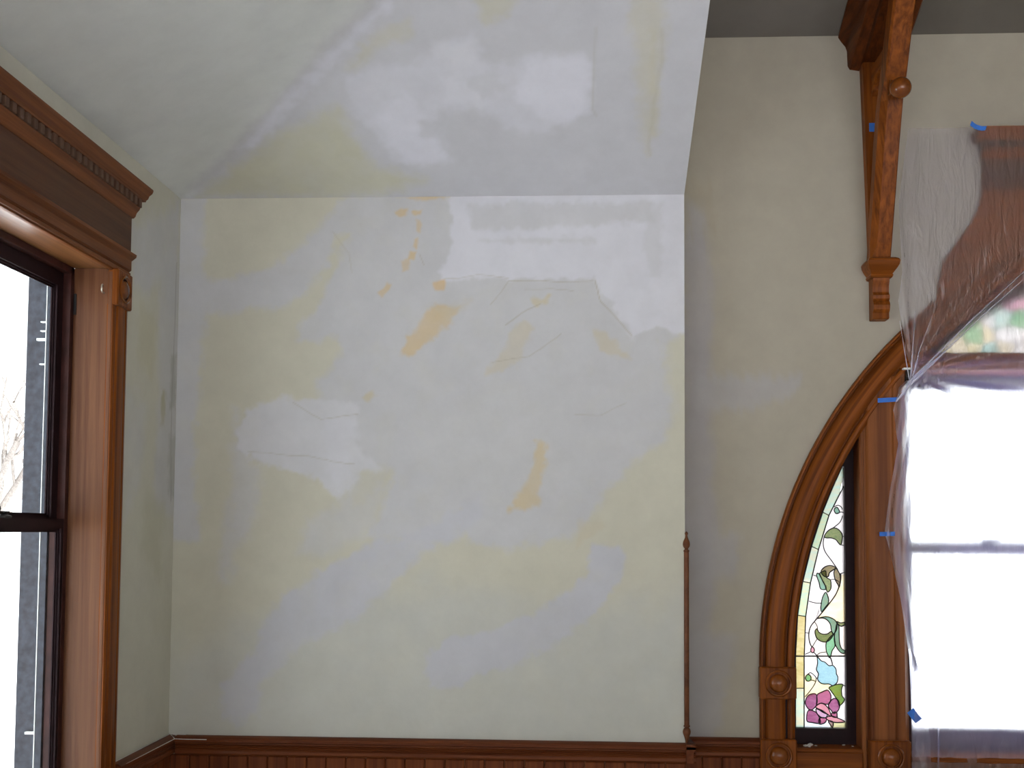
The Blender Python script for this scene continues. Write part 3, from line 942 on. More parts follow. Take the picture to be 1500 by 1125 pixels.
def sash(name, parent, fn, u0, u1, v0, v1, st, tr, br, d0, d1, mat, glassmat, bead=.012):
    """frame in plane (u,v) with depth d; fn maps (u,v,d)->xyz. One mesh + pane child."""
    V, Fc = [], []

    def bar(a0, a1, b0, b1, e0, e1):
        o = len(V)
        for d in (e0, e1):
            V.extend([fn(a0, b0, d), fn(a1, b0, d), fn(a1, b1, d), fn(a0, b1, d)])
        Fc.extend([(o, o + 1, o + 2, o + 3), (o + 4, o + 5, o + 6, o + 7), (o, o + 1, o + 5, o + 4), (o + 1, o + 2, o + 6, o + 5), (o + 2, o + 3, o + 7, o + 6), (o + 3, o, o + 4, o + 7)])
    bar(u0, u0 + st, v0, v1, d0, d1); bar(u1 - st, u1, v0, v1, d0, d1)
    bar(u0 + st, u1 - st, v0, v0 + br, d0, d1); bar(u0 + st, u1 - st, v1 - tr, v1, d0, d1)
    dm_ = d0 + (d1 - d0) * .35
    g = .006
    for k in (1, 2):     # stepped glazing mould
        s0 = bead * k * .5
        e0 = dm_ + (d1 - dm_) * .33 * (k - 1)
        bar(u0 + st, u0 + st + s0, v0 + br, v1 - tr, e0, d1 - g); bar(u1 - st - s0, u1 - st, v0 + br, v1 - tr, e0, d1 - g)
        bar(u0 + st, u1 - st, v0 + br, v0 + br + s0, e0, d1 - g); bar(u0 + st, u1 - st, v1 - tr - s0, v1 - tr, e0, d1 - g)
    o = mk_sub(name, V, Fc, mat, parent)
    gd = d0 + (d1 - d0) * .75
    V2 = [fn(u, v, d) for d in (gd, gd + .003) for u, v in ((u0 + st - .004, v0 + br - .004), (u1 - st + .004, v0 + br - .004), (u1 - st + .004, v1 - tr + .004), (u0 + st - .004, v1 - tr + .004))]
    mk_sub('pane', V2, [(0, 1, 2, 3), (4, 5, 6, 7), (0, 1, 5, 4), (1, 2, 6, 5), (2, 3, 7, 6), (3, 0, 4, 7)], glassmat, o)
    return o


fl_ = lambda u, v, d: (JX - d, u, v)
sash('lower_sash', w1, fl_, LW0 + .001, LW1 - .001, LWZ0 + .003, ZM + .012, .036, .030, .07, .002, .024, DARK, GLASS)
up = sash('upper_sash', w1, fl_, LW0 + .002, LW1 - .002, ZM - .012, LWZ1 - .002, .062, .066, .030, .026, .048, DARK, GLASS)
# sash lock and ragged weatherstrip on the meeting rail
lk = lathe('sash_lock', [(.0, 0), (.022, 0), (.022, .006), (.012, .010), (.008, .018), (0, .020)], (JX - .012, 3.235, ZM + .012), (0, 0, 1), IRON, w1)
box('latch_arm', JX - .018, JX - .006, 3.19, 3.262, ZM + .024, ZM + .032, IRON, w1, .002)
lathe('latch_knob', [(0, 0), (.007, .002), (.009, .010), (.006, .018), (0, .020)], (JX - .012, 3.20, ZM + .030), (0, 0, 1), IRON, w1)
hk_pts = [(XL - .012, LW1 - .002, 2.372), (XL - .012, LW1 - .016, 2.372), (XL - .012, LW1 - .022, 2.378), (XL - .012, LW1 - .022, 2.392), (XL - .012, LW1 - .016, 2.398)]
v, f = tube_geo(hk_pts, .0028, 8)
tag(mk('screw_hook', v, f, STEEL, smooth=True), 'small bright screw hook near the top of the window jamb', 'hook')
box('sash_spring', JX + .001, JX + .010, LW1 - .004, LW1 + .001, 2.30, 2.37, IRON, w1, .001)
# storm window clips
for z in (2.27, 2.24, 2.21, 2.13, 0.93):
    big = z in (2.21, 0.93)
    box('storm_clip', JX - .098 - (.012 if big else 0), JX - .076, LW1 - .026, LW1 - .012, z, z + (.008 if big else .004), WHITEP, w1, .0008)

# ------------------------------------------------------------------ arched window in the alcove
w2 = empty('window_2', (ACX, DR, .70))
w2['kind'] = 'structure'; w2['label'] = 'wide round arched window in carved oak casing'
prof = [(0, 0), (0, .020), (.004, .027), (.010, .027), (.0135, .022), (.015, .010), (.020, .010), (.022, .022), (.030, .032), (.044, .039), (.062, .042), (.080, .039), (.090, .032),
        (.095, .024), (.097, .010), (.102, .010), (.104, .024), (.110, .029), (.119, .029), (.124, .022), (.131, .018), (.131, -.02)]
V, UV, Fc = [], [], []
NA = 120
for i in range(NA + 1):
    t = math.pi - math.pi * i / NA
    for j, (w, h) in enumerate(prof):
        r = ARO - w
        V.append((ACX + math.cos(t) * r, DR - h, ACZ + math.sin(t) * r))
        UV.append((i / NA * math.pi * 1.75, w * 1.0 + h * .5))
m_ = len(prof)
for i in range(NA):
    for j in range(m_ - 1):
        Fc.append((i * m_ + j, i * m_ + j + 1, (i + 1) * m_ + j + 1, (i + 1) * m_ + j))
mk_sub('arch_casing', V, Fc, WU, w2, 35, UV)
# dark jamb lining of the arch
V, Fc = [], []
for i in range(NA + 1):
    t = math.pi - math.pi * i / NA
    for r, y in ((ARI + .004, DR - .018), (ARI + .004, DR + .15), (ARI + .05, DR + .15), (ARI + .05, DR - .001)):
        V.append((ACX + math.cos(t) * r, y, ACZ + math.sin(t) * r))
for i in range(NA):
    for j in range(4):
        a_, b_ = i * 4 + j, i * 4 + (j + 1) % 4
        Fc.append((a_, b_, b_ + 4, a_ + 4))
mk_sub('arch_jamb', V, Fc, DARK, w2, 35)
ZS = .775      # stool height
for sgn in (-1, 1):
    xo = ACX + sgn * ARO
    xi = ACX + sgn * ARI
    a_, b_ = min(xo, xi), max(xo, xi)
    for z0, z1 in ((ACZ - .122, ACZ), (.69, .812)):
        blk = box('corner_block', a_ - .003, b_ + .003, DR - .046, DR, z0, z1, WZ, w2, .005)
        lathe('bullseye', [(.051, -.001), (.051, .006), (.047, .010), (.042, .008), (.040, -.006), (.035, -.006), (.033, .008), (.028, .014), (.019, .020), (.010, .023), (0, .024)],
              ((a_ + b_) / 2, DR - .046, (z0 + z1) / 2), (0, -1, 0), WN, blk, 32)
    f_ = (lambda p, q, a: (xo - sgn * p, DR - max(q, 0), a))
    extrude('side_casing', [(w, h) for w, h in prof[:-1]] + [(.131, 0)], .812, ACZ - .122, f_, WZ, w2)
    extrude('side_casing', [(w, h) for w, h in prof[:-1]] + [(.131, 0)], 0, .69, f_, WZ, w2)
    box('jamb', min(xi, xi + sgn * .04), max(xi, xi + sgn * .04), DR - .016, DR + .15, .70, ACZ, DARK, w2, .001)
# mullions
ML0, ML1 = 1.109, 1.285
for sgn in (-1, 1):
    fx_ = (lambda p, q, a: (ACX + sgn * (ACX - (ML0 + p)), DR - q, a))
    ztop = 2.13
    cas_m = [(0, -.15), (0, .010), (.006, .016), (.014, .016), (.018, .008), (.024, .008), (.030, .022), (.036, .026), (.120, .026), (.128, .020), (.134, .024), (.160, .024), (.168, .016), (.176, .010), (.176, -.15)]
    extrude('mullion', cas_m, .64, 2.20, fx_, WFIG, w2)
    xa, xb = sorted((ACX + sgn * (ACX - (ML0 + .022)), ACX + sgn * (ACX - (ML0 + .176))))
    blk = box('corner_block', xa, xb, DR - .040, DR + .02, .69, .812, WZ, w2, .005)
    lathe('bullseye', [(.051, -.001), (.051, .006), (.047, .010), (.042, .008), (.040, -.006), (.035, -.006), (.033, .008), (.028, .014), (.019, .020), (.010, .023), (0, .024)],
          ((xa + xb) / 2, DR - .040, .751), (0, -1, 0), WN, blk, 32)
    xa, xb = sorted((ACX - sgn * 0 + sgn * (ACX - ML0), ACX + sgn * (ARI - .0)))
    box('stool', xa - .02, xb + .02, DR - .012, DR + .16, ZS - .02, ZS, WX, w2, .003)
    box('apron', xa, xb, DR - .022, DR + .01, .64, ZS - .012, WX, w2, .003)
# centre mullion
box('mullion', ACX - .05, ACX + .05, DR - .026, DR + .15, .70, 2.24, WFIG, w2, .004)
# transom bar over the centre sashes
extrude('transom_bar', [(-.15, 2.225), (.020, 2.225), (.026, 2.232), (.026, 2.250), (.034, 2.258), (.034, 2.285), (.020, 2.292), (-.15, 2.292)], ML1 - .03, 2 * ACX - ML1 + .03,
        lambda p, q, a: (a, DR - p, q), WX, w2)
# centre sill, stool and apron
box('centre_stool', ML1, 2 * ACX - ML1, DR - .05, DR + .16, .735, .758, WX, w2, .004)
box('centre_apron', ML1, 2 * ACX - ML1, DR - .022, DR + .01, .60, .735, WX, w2, .003)
fc_ = lambda u, v, d: (u, DR + .06 + d, v)
for xa, xb in ((ML1, ACX - .05), (ACX + .05, 2 * ACX - ML1)):
    sash('lower_sash', w2, fc_, xa, xb, .758, 1.548, .045, .026, .075, 0, .035, DARKR, GLASS)
    sash('upper_sash', w2, fc_, xa, xb, 1.522, 2.228, .045, .05, .026, .036, .07, DARKR, GLASS)
lathe('sash_lock', [(0, 0), (.024, 0), (.024, .008), (.014, .014), (.010, .024), (0, .027)], (1.63, DR + .075, 1.548), (0, 0, 1), IRON, w2)
box('latch_arm', 1.60, 1.67, DR + .068, DR + .084, 1.562, 1.572, IRON, w2, .002)
# roller shade bracket at the head of the left mullion
rb = box('shade_bracket', 1.283, 1.300, DR - .045, DR - .02, 2.165, 2.222, IRON, w2, .003)
lathe('bracket_pin', [(.0, 0), (.010, 0), (.010, .02), (0, .021)], (1.292, DR - .045, 2.185), (0, -1, 0), IRON, rb, 12)
box('bracket_plate', 1.272, 1.300, DR - .050, DR - .024, 2.222, 2.229, WHITEP, w2, .001)

# carved spandrel, frieze and cornice over the arch
og = smooth_poly([(1.62, 3.06), (1.597, 3.03), (1.594, 2.92), (1.575, 2.84), (1.505, 2.735), (1.452, 2.668), (1.425, 2.588), (1.412, 2.47)], 2, False)
ang0 = math.acos((1.412 - ACX) / (ARO - .03))
arc = [(ACX + math.cos(t) * (ARO - .03), ACZ + math.sin(t) * (ARO - .03)) for t in np.linspace(ang0, math.pi - ang0, 60)]
mir = [(2 * ACX - x, z) for x, z in og][::-1]
outline = og[::-1] + [(1.62, 3.07), (2 * ACX - 1.62, 3.07)] + mir[::-1]
# build as quad strip between upper outline and arc for a clean surface
up_l = og[::-1] + [(1.7 + i * (2 * ACX - 3.4) / 20, 3.06) for i in range(21)] + mir[::-1]
up_l = [(x, z) for x, z in og[::-1]] + [(1.66 + i * (2 * ACX - 3.32) / 20, 3.06) for i in range(21)] + [(2 * ACX - x, z) for x, z in og]
arc2 = []
for i in range(len(up_l)):
    s_ = i / (len(up_l) - 1)
    x = up_l[i][0]
    x = min(max(x, 1.412), 2 * ACX - 1.412)
    arc2.append((x, ACZ + math.sqrt(max(0, (ARO - .03) ** 2 - (x - ACX) ** 2))))
V = []
for y in (DR - .022, DR):
    V += [(x, y, z) for x, z in up_l] + [(x, y, z) for x, z in arc2]
m_ = len(up_l)
Fc = []
for i in range(m_ - 1):
    Fc += [(i, i + 1, m_ + i + 1, m_ + i), (2 * m_ + i, 2 * m_ + i + 1, 3 * m_ + i + 1, 3 * m_ + i), (i, i + 1, 2 * m_ + i + 1, 2 * m_ + i)]
mk_sub('spandrel_panel', V, Fc, WX, w2)
hx0, hx1 = 1.60, 2 * ACX - 1.60
Xf = lambda p, q, a: (a, DR - p, q)
extrude('frieze_board', [(0, 2.93), (.03, 2.93), (.03, 3.06), (0, 3.06)], hx0, hx1, Xf, FRZ, w2)
extrude('bed_moulding', [(0, 3.05), (.032, 3.05), (.040, 3.062), (.05, 3.078), (.052, 3.084), (0, 3.084)], hx0 - .01, hx1 + .01, Xf, WX, w2)
extrude('dentil_backing', [(0, 3.084), (.030, 3.084), (.030, 3.116), (0, 3.116)], hx0 - .01, hx1 + .01, Xf, GAP, w2)
cr2 = extrude('crown_moulding', [(0, 3.114), (.058, 3.114), (.062, 3.122), (.070, 3.134), (.080, 3.142), (.084, 3.150), (.084, 3.156), (0, 3.156)], hx0 - .04, hx1 + .04, Xf, WX, w2)
dm2 = box_me('dentil', .022, .030, .029, .0015); dm2.materials.append(DENT)
x = hx0
while x < hx1:
    o = bpy.data.objects.new('dentil', dm2); COL.objects.link(o)
    o.parent = cr2
    o.location = Vector((x, DR - .042, 3.0995)) - world_loc(cr2)
    x += .040

# --- stained glass sidelight
YG = DR + .10


def g1(pts, ox, oy, s):
    return [(ox + x / s, oy + y / s) for x, y in pts]


A_ = lambda pts: g1(pts, 1140, 640, 5.114)
B_ = lambda pts: g1(pts, 1140, 840, 8.657)
C_ = lambda pts: g1(pts, 1140, 940, 7.03)


def gw(pts):
    return [(at_y(px, py, YG).x, at_y(px, py, YG).z) for px, py in pts]


outer = [(1232.5, 684), (1218, 716), (1204.5, 749.5), (1188, 800), (1175, 852), (1167.7, 900), (1164.8, 955), (1164.5, 961), (1164.5, 1066)]
inner = [(1235.5, 712), (1225, 733), (1214, 755), (1198.7, 805), (1187, 854), (1180, 903), (1178, 958), (1177.7, 961), (1177.7, 1066)]


def along(path, y):
    for a, b in zip(path[:-1], path[1:]):
        if a[1] <= y <= b[1]:
            t = (y - a[1]) / (b[1] - a[1])
            return (a[0] + t * (b[0] - a[0]), y)
    return path[0] if y < path[0][1] else path[-1]


SG = {
    'green_gold': stained('border_glass_green_gold', (.105, .098, .055), (.065, .105, .078), 26),
    'gold': stained('border_glass_gold', (.115, .100, .052), (.085, .070, .026), 26),
    'aqua': stained('border_glass_aqua', (.075, .115, .098), (.110, .104, .072), 22),
    'white': stained('opal_glass_white', (.125, .119, .113), (.112, .108, .106), 14),
    'cream': stained('opal_glass_cream', (.120, .104, .072), (.114, .092, .050), 14),
    'pinkish': stained('opal_glass_blush', (.118, .100, .086), (.118, .108, .094), 14),
    'leaf': stained('leaf_glass_olive', (.26, .30, .10), (.12, .20, .05), 60),
    'teal': stained('leaf_glass_teal', (.17, .42, .34), (.22, .36, .22), 60),
    'emerald': stained('leaf_glass_emerald', (.20, .58, .28), (.30, .66, .50), 60),
    'brown': stained('leaf_glass_brown', (.20, .13, .05), (.28, .26, .09), 60),
    'darkgreen': stained('leaf_glass_dark_green', (.09, .10, .01), (.06, .14, .04), 60),
    'blue': stained('leaf_glass_ice_blue', (.50, .85, .92), (.34, .62, .76), 90),
    'purple': stained('petal_glass_plum', (.32, .09, .22), (.48, .18, .36), 45),
    'magenta': stained('petal_glass_rose', (.62, .20, .36), (.48, .14, .28), 45),
    'pink': stained('petal_glass_pink', (.80, .40, .46), (.74, .30, .42), 45),
    'lav': stained('petal_glass_lavender', (.62, .50, .72), (.74, .42, .60), 45),
    'dusk': stained('petal_glass_dusk', (.06, .04, .09), (.10, .06, .12), 45),
    'sage': stained('opal_glass_sage', (.085, .080, .040), (.078, .078, .045), 20),
    'sky': stained('opal_glass_sky', (.085, .110, .115), (.105, .112, .115), 18),
}
# dark sash frame of the sidelight
gx0 = ACX - ARI
sl = None
ow = gw(outer)
frame_out = [(ACX + math.cos(t) * (ARI + .01), ACZ + math.sin(t) * (ARI + .01)) for t in np.radians(np.linspace(180, 140, 30))]
GR = at_y(1238, 1000, YG).x          # right edge of the glass
GB = at_y(1200, 1066, YG).z          # bottom edge of the glass
V, Fc = [], []
edge_in = []
ztop = ow[0][1] + .004
for i in range(41):
    z = GB + (ztop - GB) * i / 40
    # left edge from traced outline
    for a, b in zip(ow[:-1], ow[1:]):
        if b[1] <= z <= a[1]:
            t = (z - a[1]) / (b[1] - a[1]); xl = a[0] + t * (b[0] - a[0]); break
    else:
        xl = ow[0][0] if z > ow[0][1] else ow[-1][0]
    edge_in.append((min(xl, GR - .001), z))
FY0, FY1 = YG - .022, YG + .02
outl = [(gx0 + .001, z) if z < ACZ else (ACX - math.sqrt((ARI + .003) ** 2 - (z - ACZ) ** 2), z) for _, z in edge_in]
for y in (FY0, FY1):
    V += [(x, y, z) for x, z in edge_in] + [(x, y, z) for x, z in outl]
m_ = 41
for i in range(40):
    Fc += [(i, i + 1, m_ + i + 1, m_ + i), (2 * m_ + i, 2 * m_ + i + 1, 3 * m_ + i + 1, 3 * m_ + i), (i, i + 1, 2 * m_ + i + 1, 2 * m_ + i)]


def addbox(V, Fc, x0, x1, y0, y1, z0, z1):
    o = len(V)
    V.extend([(x, y, z) for z in (z0, z1) for y in (y0, y1) for x in (x0, x1)])
    Fc.extend([(o, o + 1, o + 3, o + 2), (o + 4, o + 5, o + 7, o + 6), (o, o + 1, o + 5, o + 4), (o + 2, o + 3, o + 7, o + 6), (o, o + 2, o + 6, o + 4), (o + 1, o + 3, o + 7, o + 5)])


zr = ACZ + math.sqrt(ARI ** 2 - (ML0 - ACX) ** 2)
addbox(V, Fc, GR, ML0 + .002, FY0, FY1, ZS, zr)
addbox(V, Fc, gx0, GR, FY0, FY1, ZS, GB)
sl = mk_sub('sidelight_sash', V, Fc, DARK, w2)
# apex filler between glass top and the arch
prism_y('apex_filler', [(ow[0][0], ztop - .002), (GR + .001, ztop - .002), (GR + .001, ACZ + math.sqrt((ARI + .003) ** 2 - (GR - ACX) ** 2)), (ACX - math.sqrt((ARI + .003) ** 2 - (ztop - ACZ) ** 2), ztop)], FY0, FY1, DARK, sl)

lead_v, lead_f = [], []


def lead(px_pts, r=.0016, closed=False, y=YG - .004, sm=2):
    r = r * 1.45
    pts = gw(curve_through(px_pts, 5, closed) if sm else px_pts)
    v, f = tube_geo([(x, y, z) for x, z in pts], r, 6, closed)
    o = len(lead_v)
    lead_v.extend(v); lead_f.extend([tuple(i + o for i in q) for q in f])


def glass(px_pts, mat, fg=True, sm=1, outline=True, r=.0015):
    p = curve_through(px_pts, 4) if sm else px_pts
    y0 = YG - .0035 if fg else YG
    prism_y('glass_piece', gw(p), y0, y0 + .0025, SG[mat], sl)
    if outline:
        lead(p, r, True, y0 - .0005, 0)


GRX = 1239.5
# border strip
cuts = [684, 752, 802, 853, 902, 961, 1008, 1066]
bm_ = ['aqua', 'green_gold', 'aqua', 'green_gold', 'gold', 'gold', 'aqua']
cuts_o = [684, 750, 800, 851.5, 901, 961, 1008, 1066]
cuts_i = [712, 755, 805, 854, 903, 961, 1008, 1066]
for i in range(7):
    lo = [along(outer, cuts_o[i] + (cuts_o[i + 1] - cuts_o[i]) * k / 4) for k in range(5)]
    ri = [along(inner, cuts_i[i] + (cuts_i[i + 1] - cuts_i[i]) * k / 4) for k in range(5)]
    if i == 0: lo[0] = (1233.5, 684); ri[0] = (GRX, 700); ri[0] = (1236.5, 690)
    glass(lo + ri[::-1], bm_[i], False, 0, False)
    lead([lo[-1], ri[-1]], .0013, sm=0)
lead(inner, .0017, sm=0)
lead(outer, .0022, sm=0)
# background fields, split by the cross leads
def field(top, bot, mat, xr=GRX):
    lft = [along(inner, top + (bot - top) * k / 6) for k in range(7)]
    glass(lft + [(xr, bot), (xr, top)], mat, False, 0, False)


field(712, 770, 'white'); field(770, 842, 'white')
st2 = B_([(785, 110), (730, 260), (630, 400), (490, 570)])
glass([along(inner, 842), along(inner, 862), along(inner, 882), (1203, 884), (1212, 868), (1232, 842)], 'white', False, 0, False)
glass([along(inner, 882), along(inner, 905), along(inner, 926), (1185, 927), (1187.5, 917), (1197, 906), (1203, 884)], 'white', False, 0, False)
glass([(1232, 842), (1230.5, 853), (1224, 870), (1212, 887), (1203, 884), (1212, 868)], 'pinkish', False, 0, False)
glass([(1203, 884), (1212, 887), (1197, 906), (1192, 912)], 'white', False, 0, False)
glass([(GRX, 842), (GRX, 912), (1226, 910), (1212, 903), (1197, 906), (1212, 887), (1224, 870), (1230.5, 853), (1232, 842)], 'cream', False, 0, False)
glass([(GRX, 912), (GRX, 961), (1200, 961), (1189, 948), (1184.5, 930), (1187.5, 917), (1197, 906), (1212, 903), (1226, 910)], 'pinkish', False, 0, False)
glass([along(inner, 926), along(inner, 945), along(inner, 961), (1200, 961), (1189, 948), (1184.5, 930), (1185, 927)], 'white', False, 0, False)
glass([(1177.7, 961), (1200, 961), (1197, 985), (1199, 1000), (1194, 994), (1184, 986), (1177.7, 990)], 'white', False, 0, False)
glass([(1200, 961), (GRX, 961), (GRX, 1004), (1228, 1002), (1215, 1002), (1199, 1000), (1197, 985)], 'white', False, 0, False)
glass([(1177.7, 990), (1184, 986), (1194, 994), (1199, 1000), (1215, 1002), (1214, 1012), (1180, 1022), (1177.7, 1024)], 'cream', False, 0, False)
glass([(1177.7, 1024), (1180, 1022), (1214, 1012), (1215, 1002), (1228, 1002), (GRX, 1004), (GRX, 1057), (1220, 1058), (1177.7, 1058)], 'white', False, 0, False)
glass([(1177.7, 1058), (1214, 1058), (1217, 1066), (1177.7, 1066)], 'sky', False, 0, False)
glass([(1214, 1058), (GRX, 1057), (GRX, 1066), (1217, 1066)], 'sage', False, 0, False)
# vine: leads
lead([(1164, 961), (GRX, 961)], .0020, sm=0)
lead(A_([(415, 525), (445, 512), (470, 525), (478, 545)]), .0013)
lead(A_([(440, 575), (470, 562), (490, 570)]), .0012)
lead(A_([(480, 590), (460, 640), (405, 685)]), .0013)
lead(A_([(343, 745), (335, 800), (350, 860), (400, 930), (445, 995)]), .0014)
lead(A_([(468, 808), (490, 812)]), .0012, sm=0); lead(A_([(475, 745), (490, 745)]), .0012, sm=0)
lead(A_([(462, 1025), (492, 1015)]), .0012, sm=0); lead(A_([(262, 1035), (290, 1045)]), .0012, sm=0)
lead(B_([(790, 0), (785, 110), (730, 260), (630, 400), (490, 570), (410, 670), (385, 770), (395, 870), (425, 935)]), .0017)
lead(B_([(385, 350), (460, 372), (545, 378)]), .0013)
lead(B_([(338, 750), (388, 755)]), .0012, sm=0)
lead(B_([(425, 935), (490, 830)]), .0012, sm=0); lead(B_([(340, 1025), (415, 988)]), .0012, sm=0)
lead(B_([(450, 1000), (490, 1045)]), .0016, sm=0); lead(B_([(490, 1035), (530, 1005), (600, 995)]), .0012)
lead(B_([(460, 615), (490, 665), (495, 705)]), .0012)
lead(B_([(660, 80), (715, 75), (770, 110)]), .0012)
lead(C_([(405, 165), (385, 140)]), .0016, sm=0)
lead(C_([(540, 165), (560, 235)]), .0013, sm=0); lead(C_([(510, 150), (535, 168), (555, 235)]), .0012)
lead(C_([(300, 335), (330, 318), (365, 342), (388, 375), (375, 430), (330, 500), (275, 565)]), .0013)
lead(C_([(335, 395), (355, 395), (385, 410)]), .0012); lead(C_([(388, 378), (410, 365)]), .0012, sm=0)
lead(C_([(660, 445), (690, 455)]), .0012, sm=0)
lead(C_([(600, 740), (610, 775)]), .0012, sm=0)
# vine: glass
glass(A_([(417, 548), (425, 532), (440, 528), (452, 545), (458, 562), (445, 574), (428, 572)]), 'teal')
glass(A_([(343, 745), (370, 705), (410, 683), (445, 690), (475, 725), (478, 760), (468, 808), (450, 795), (430, 770), (395, 757), (360, 757)]), 'leaf')
glass(A_([(318, 1010), (345, 975), (390, 963), (428, 980), (405, 1000), (382, 1018), (374, 1045), (345, 1045)]), 'brown')
glass(A_([(430, 983), (458, 1025), (464, 1075), (456, 1125), (445, 1105), (425, 1070), (415, 1020), (420, 1000)]), 'brown')
glass(B_([(485, 28), (495, -5), (520, 10), (545, 60), (570, 115), (600, 165), (597, 202), (535, 195), (515, 120)]), 'teal')
glass(B_([(520, 5), (560, -25), (600, -30), (610, 50), (660, 85), (667, 185), (627, 236), (603, 195), (590, 150), (550, 70)]), 'leaf')
glass(B_([(600, 238), (636, 320), (630, 380), (605, 415), (545, 485), (540, 400), (560, 300)]), 'teal')
glass(B_([(490, 572), (600, 547), (690, 573), (735, 620), (742, 690), (722, 740), (692, 768), (668, 705), (660, 650), (620, 592), (560, 566)]), 'teal')
glass(B_([(488, 700), (510, 740), (560, 768), (620, 765), (665, 735), (692, 768), (670, 820), (612, 866), (540, 860), (490, 825), (470, 780), (464, 730)]), 'leaf')
glass(B_([(738, 640), (766, 672), (770, 780), (776, 880), (800, 950), (838, 975), (838, 1012), (790, 1002), (740, 940), (712, 870), (710, 780), (728, 700)]), 'teal')
glass(B_([(738, 608), (790, 627), (838, 618), (838, 652), (800, 670), (768, 655)]), 'leaf')
glass(B_([(692, 775), (710, 820), (716, 920), (680, 980), (655, 1072), (620, 1020), (604, 960), (610, 868)]), 'emerald')
glass(B_([(432, 930), (452, 950), (456, 980), (440, 1003), (418, 998), (409, 970), (417, 940)]), 'pink')
glass(C_([(402, 158), (440, 195), (480, 210), (520, 245), (560, 243), (592, 280), (597, 330), (613, 365), (602, 420), (560, 452), (520, 434), (450, 432), (403, 388), (412, 330), (390, 285), (402, 225)]), 'blue')
glass(C_([(278, 372), (290, 345), (315, 338), (335, 362), (333, 392), (310, 405), (288, 398)]), 'emerald')
glass(C_([(522, 470), (600, 440), (662, 438), (650, 490), (655, 555), (680, 592), (660, 632), (625, 655), (608, 600), (580, 560), (545, 510)]), 'darkgreen')
glass(C_([(283, 592), (308, 550), (360, 533), (392, 550), (396, 640), (350, 697), (310, 692), (278, 640)]), 'purple')
glass(C_([(395, 600), (400, 545), (450, 515), (510, 498), (542, 560), (526, 630), (490, 642), (440, 630), (398, 648)]), 'magenta')
glass(C_([(528, 620), (570, 583), (612, 600), (630, 660), (612, 712), (570, 737), (540, 702), (513, 660)]), 'purple')
glass(C_([(298, 722), (330, 703), (385, 725), (422, 780), (428, 838), (350, 832), (293, 812)]), 'purple')
glass(C_([(424, 785), (492, 788), (482, 830), (440, 848), (420, 842)]), 'magenta')
glass(C_([(548, 735), (598, 725), (600, 775), (555, 770)]), 'magenta')
glass(C_([(383, 670), (430, 633), (482, 650), (522, 700), (542, 768), (500, 742), (455, 710), (410, 690)]), 'pink')
glass(C_([(385, 692), (420, 700), (460, 727), (502, 747), (490, 777), (450, 782), (400, 742)]), 'lav')
glass(C_([(425, 697), (440, 693), (472, 716), (468, 728), (445, 722)]), 'dusk', True, 1, False)
glass(C_([(488, 782), (540, 765), (600, 780), (684, 822), (600, 832), (530, 817)]), 'pink')
glass(C_([(513, 815), (562, 825), (557, 882), (540, 862)]), 'lav')
mk_sub('lead_came', lead_v, lead_f, CAME, sl, True)

V, Fc = [], []
t0 = math.asin((2.285 - ACZ) / (ARI - .03))
for i in range(61):
    t = t0 + (math.pi - 2 * t0) * i / 60
    for r, y in ((ARI - .048, DR + .088), (ARI - .048, DR + .118), (ARI + .01, DR + .118), (ARI + .01, DR + .088)):
        V.append((ACX + math.cos(t) * r, y, ACZ + math.sin(t) * r))
for i in range(60):
    for j in range(4):
        a_, b_ = i * 4 + j, i * 4 + (j + 1) % 4
        Fc.append((a_, b_, b_ + 4, a_ + 4))
mk_sub('transom_frame', V, Fc, DARKR, w2, 35)

# --- stained glass transom over the centre sashes (seen blurred through the film)
tp = empty('transom_panel', (ACX, DR + .10, 2.29)); tp.parent = w2; tp.location = tp.location - w2.location
tcol = [stained('transom_glass_%s' % n, c, c2, 16) for n, c, c2 in (
    ('cream', (.115, .105, .080), (.11, .095, .06)), ('aqua', (.05, .085, .075), (.10, .105, .09)), ('straw', (.105, .092, .050), (.115, .105, .078)),
    ('green', (.025, .055, .030), (.06, .085, .05)), ('rose', (.085, .035, .05), (.11, .07, .075)), ('opal', (.12, .115, .108), (.11, .108, .10)))]
cell = .062
rr = random.Random(3)
r_in = ARI - .02
tl_v, tl_f = [], []
nx = int((2 * r_in) / cell)
jit = {}


def node(i, j):
    if (i, j) not in jit:
        x = ACX - r_in + i * cell + rr.uniform(-.016, .016)
        z = 2.29 + j * cell + (rr.uniform(-.016, .016) if j else 0)
        dx, dz = x - ACX, z - ACZ
        d = math.hypot(dx, dz)
        if d > r_in + .02: x, z = ACX + dx * (r_in + .02) / d, ACZ + dz * (r_in + .02) / d
        jit[(i, j)] = (x, z)
    return jit[(i, j)]


for j in range(10):
    for i in range(nx):
        cxm, czm = ACX - r_in + (i + .5) * cell, 2.29 + (j + .5) * cell
        if math.hypot(cxm - ACX, czm - ACZ) > r_in + .025 or cxm > 2.25: continue
        q = [node(i, j), node(i + 1, j), node(i + 1, j + 1), node(i, j + 1)]
        q = [(x, max(z, 2.285)) for x, z in q]
        n_ = len(q)
        V = [(x, DR + .10, z) for x, z in q] + [(x, DR + .103, z) for x, z in q]
        Fc = [(0, 1, 2, 3), (4, 5, 6, 7), (0, 1, 5, 4), (1, 2, 6, 5), (2, 3, 7, 6), (3, 0, 4, 7)]
        o = mk('glass_piece', V, Fc, rr.choice([tcol[0], tcol[1], tcol[2], tcol[2], tcol[3], tcol[4], tcol[5], tcol[0]]))
        o.parent = tp; o.location = -world_loc(tp)
        v, f = tube_geo([(x, DR + .0985, z) for x, z in q], .0022, 5, True)
        oo = len(tl_v); tl_v.extend(v); tl_f.extend([tuple(k + oo for k in g) for g in f])
mk_sub('lead_came', tl_v, tl_f, CAME, tp, True)
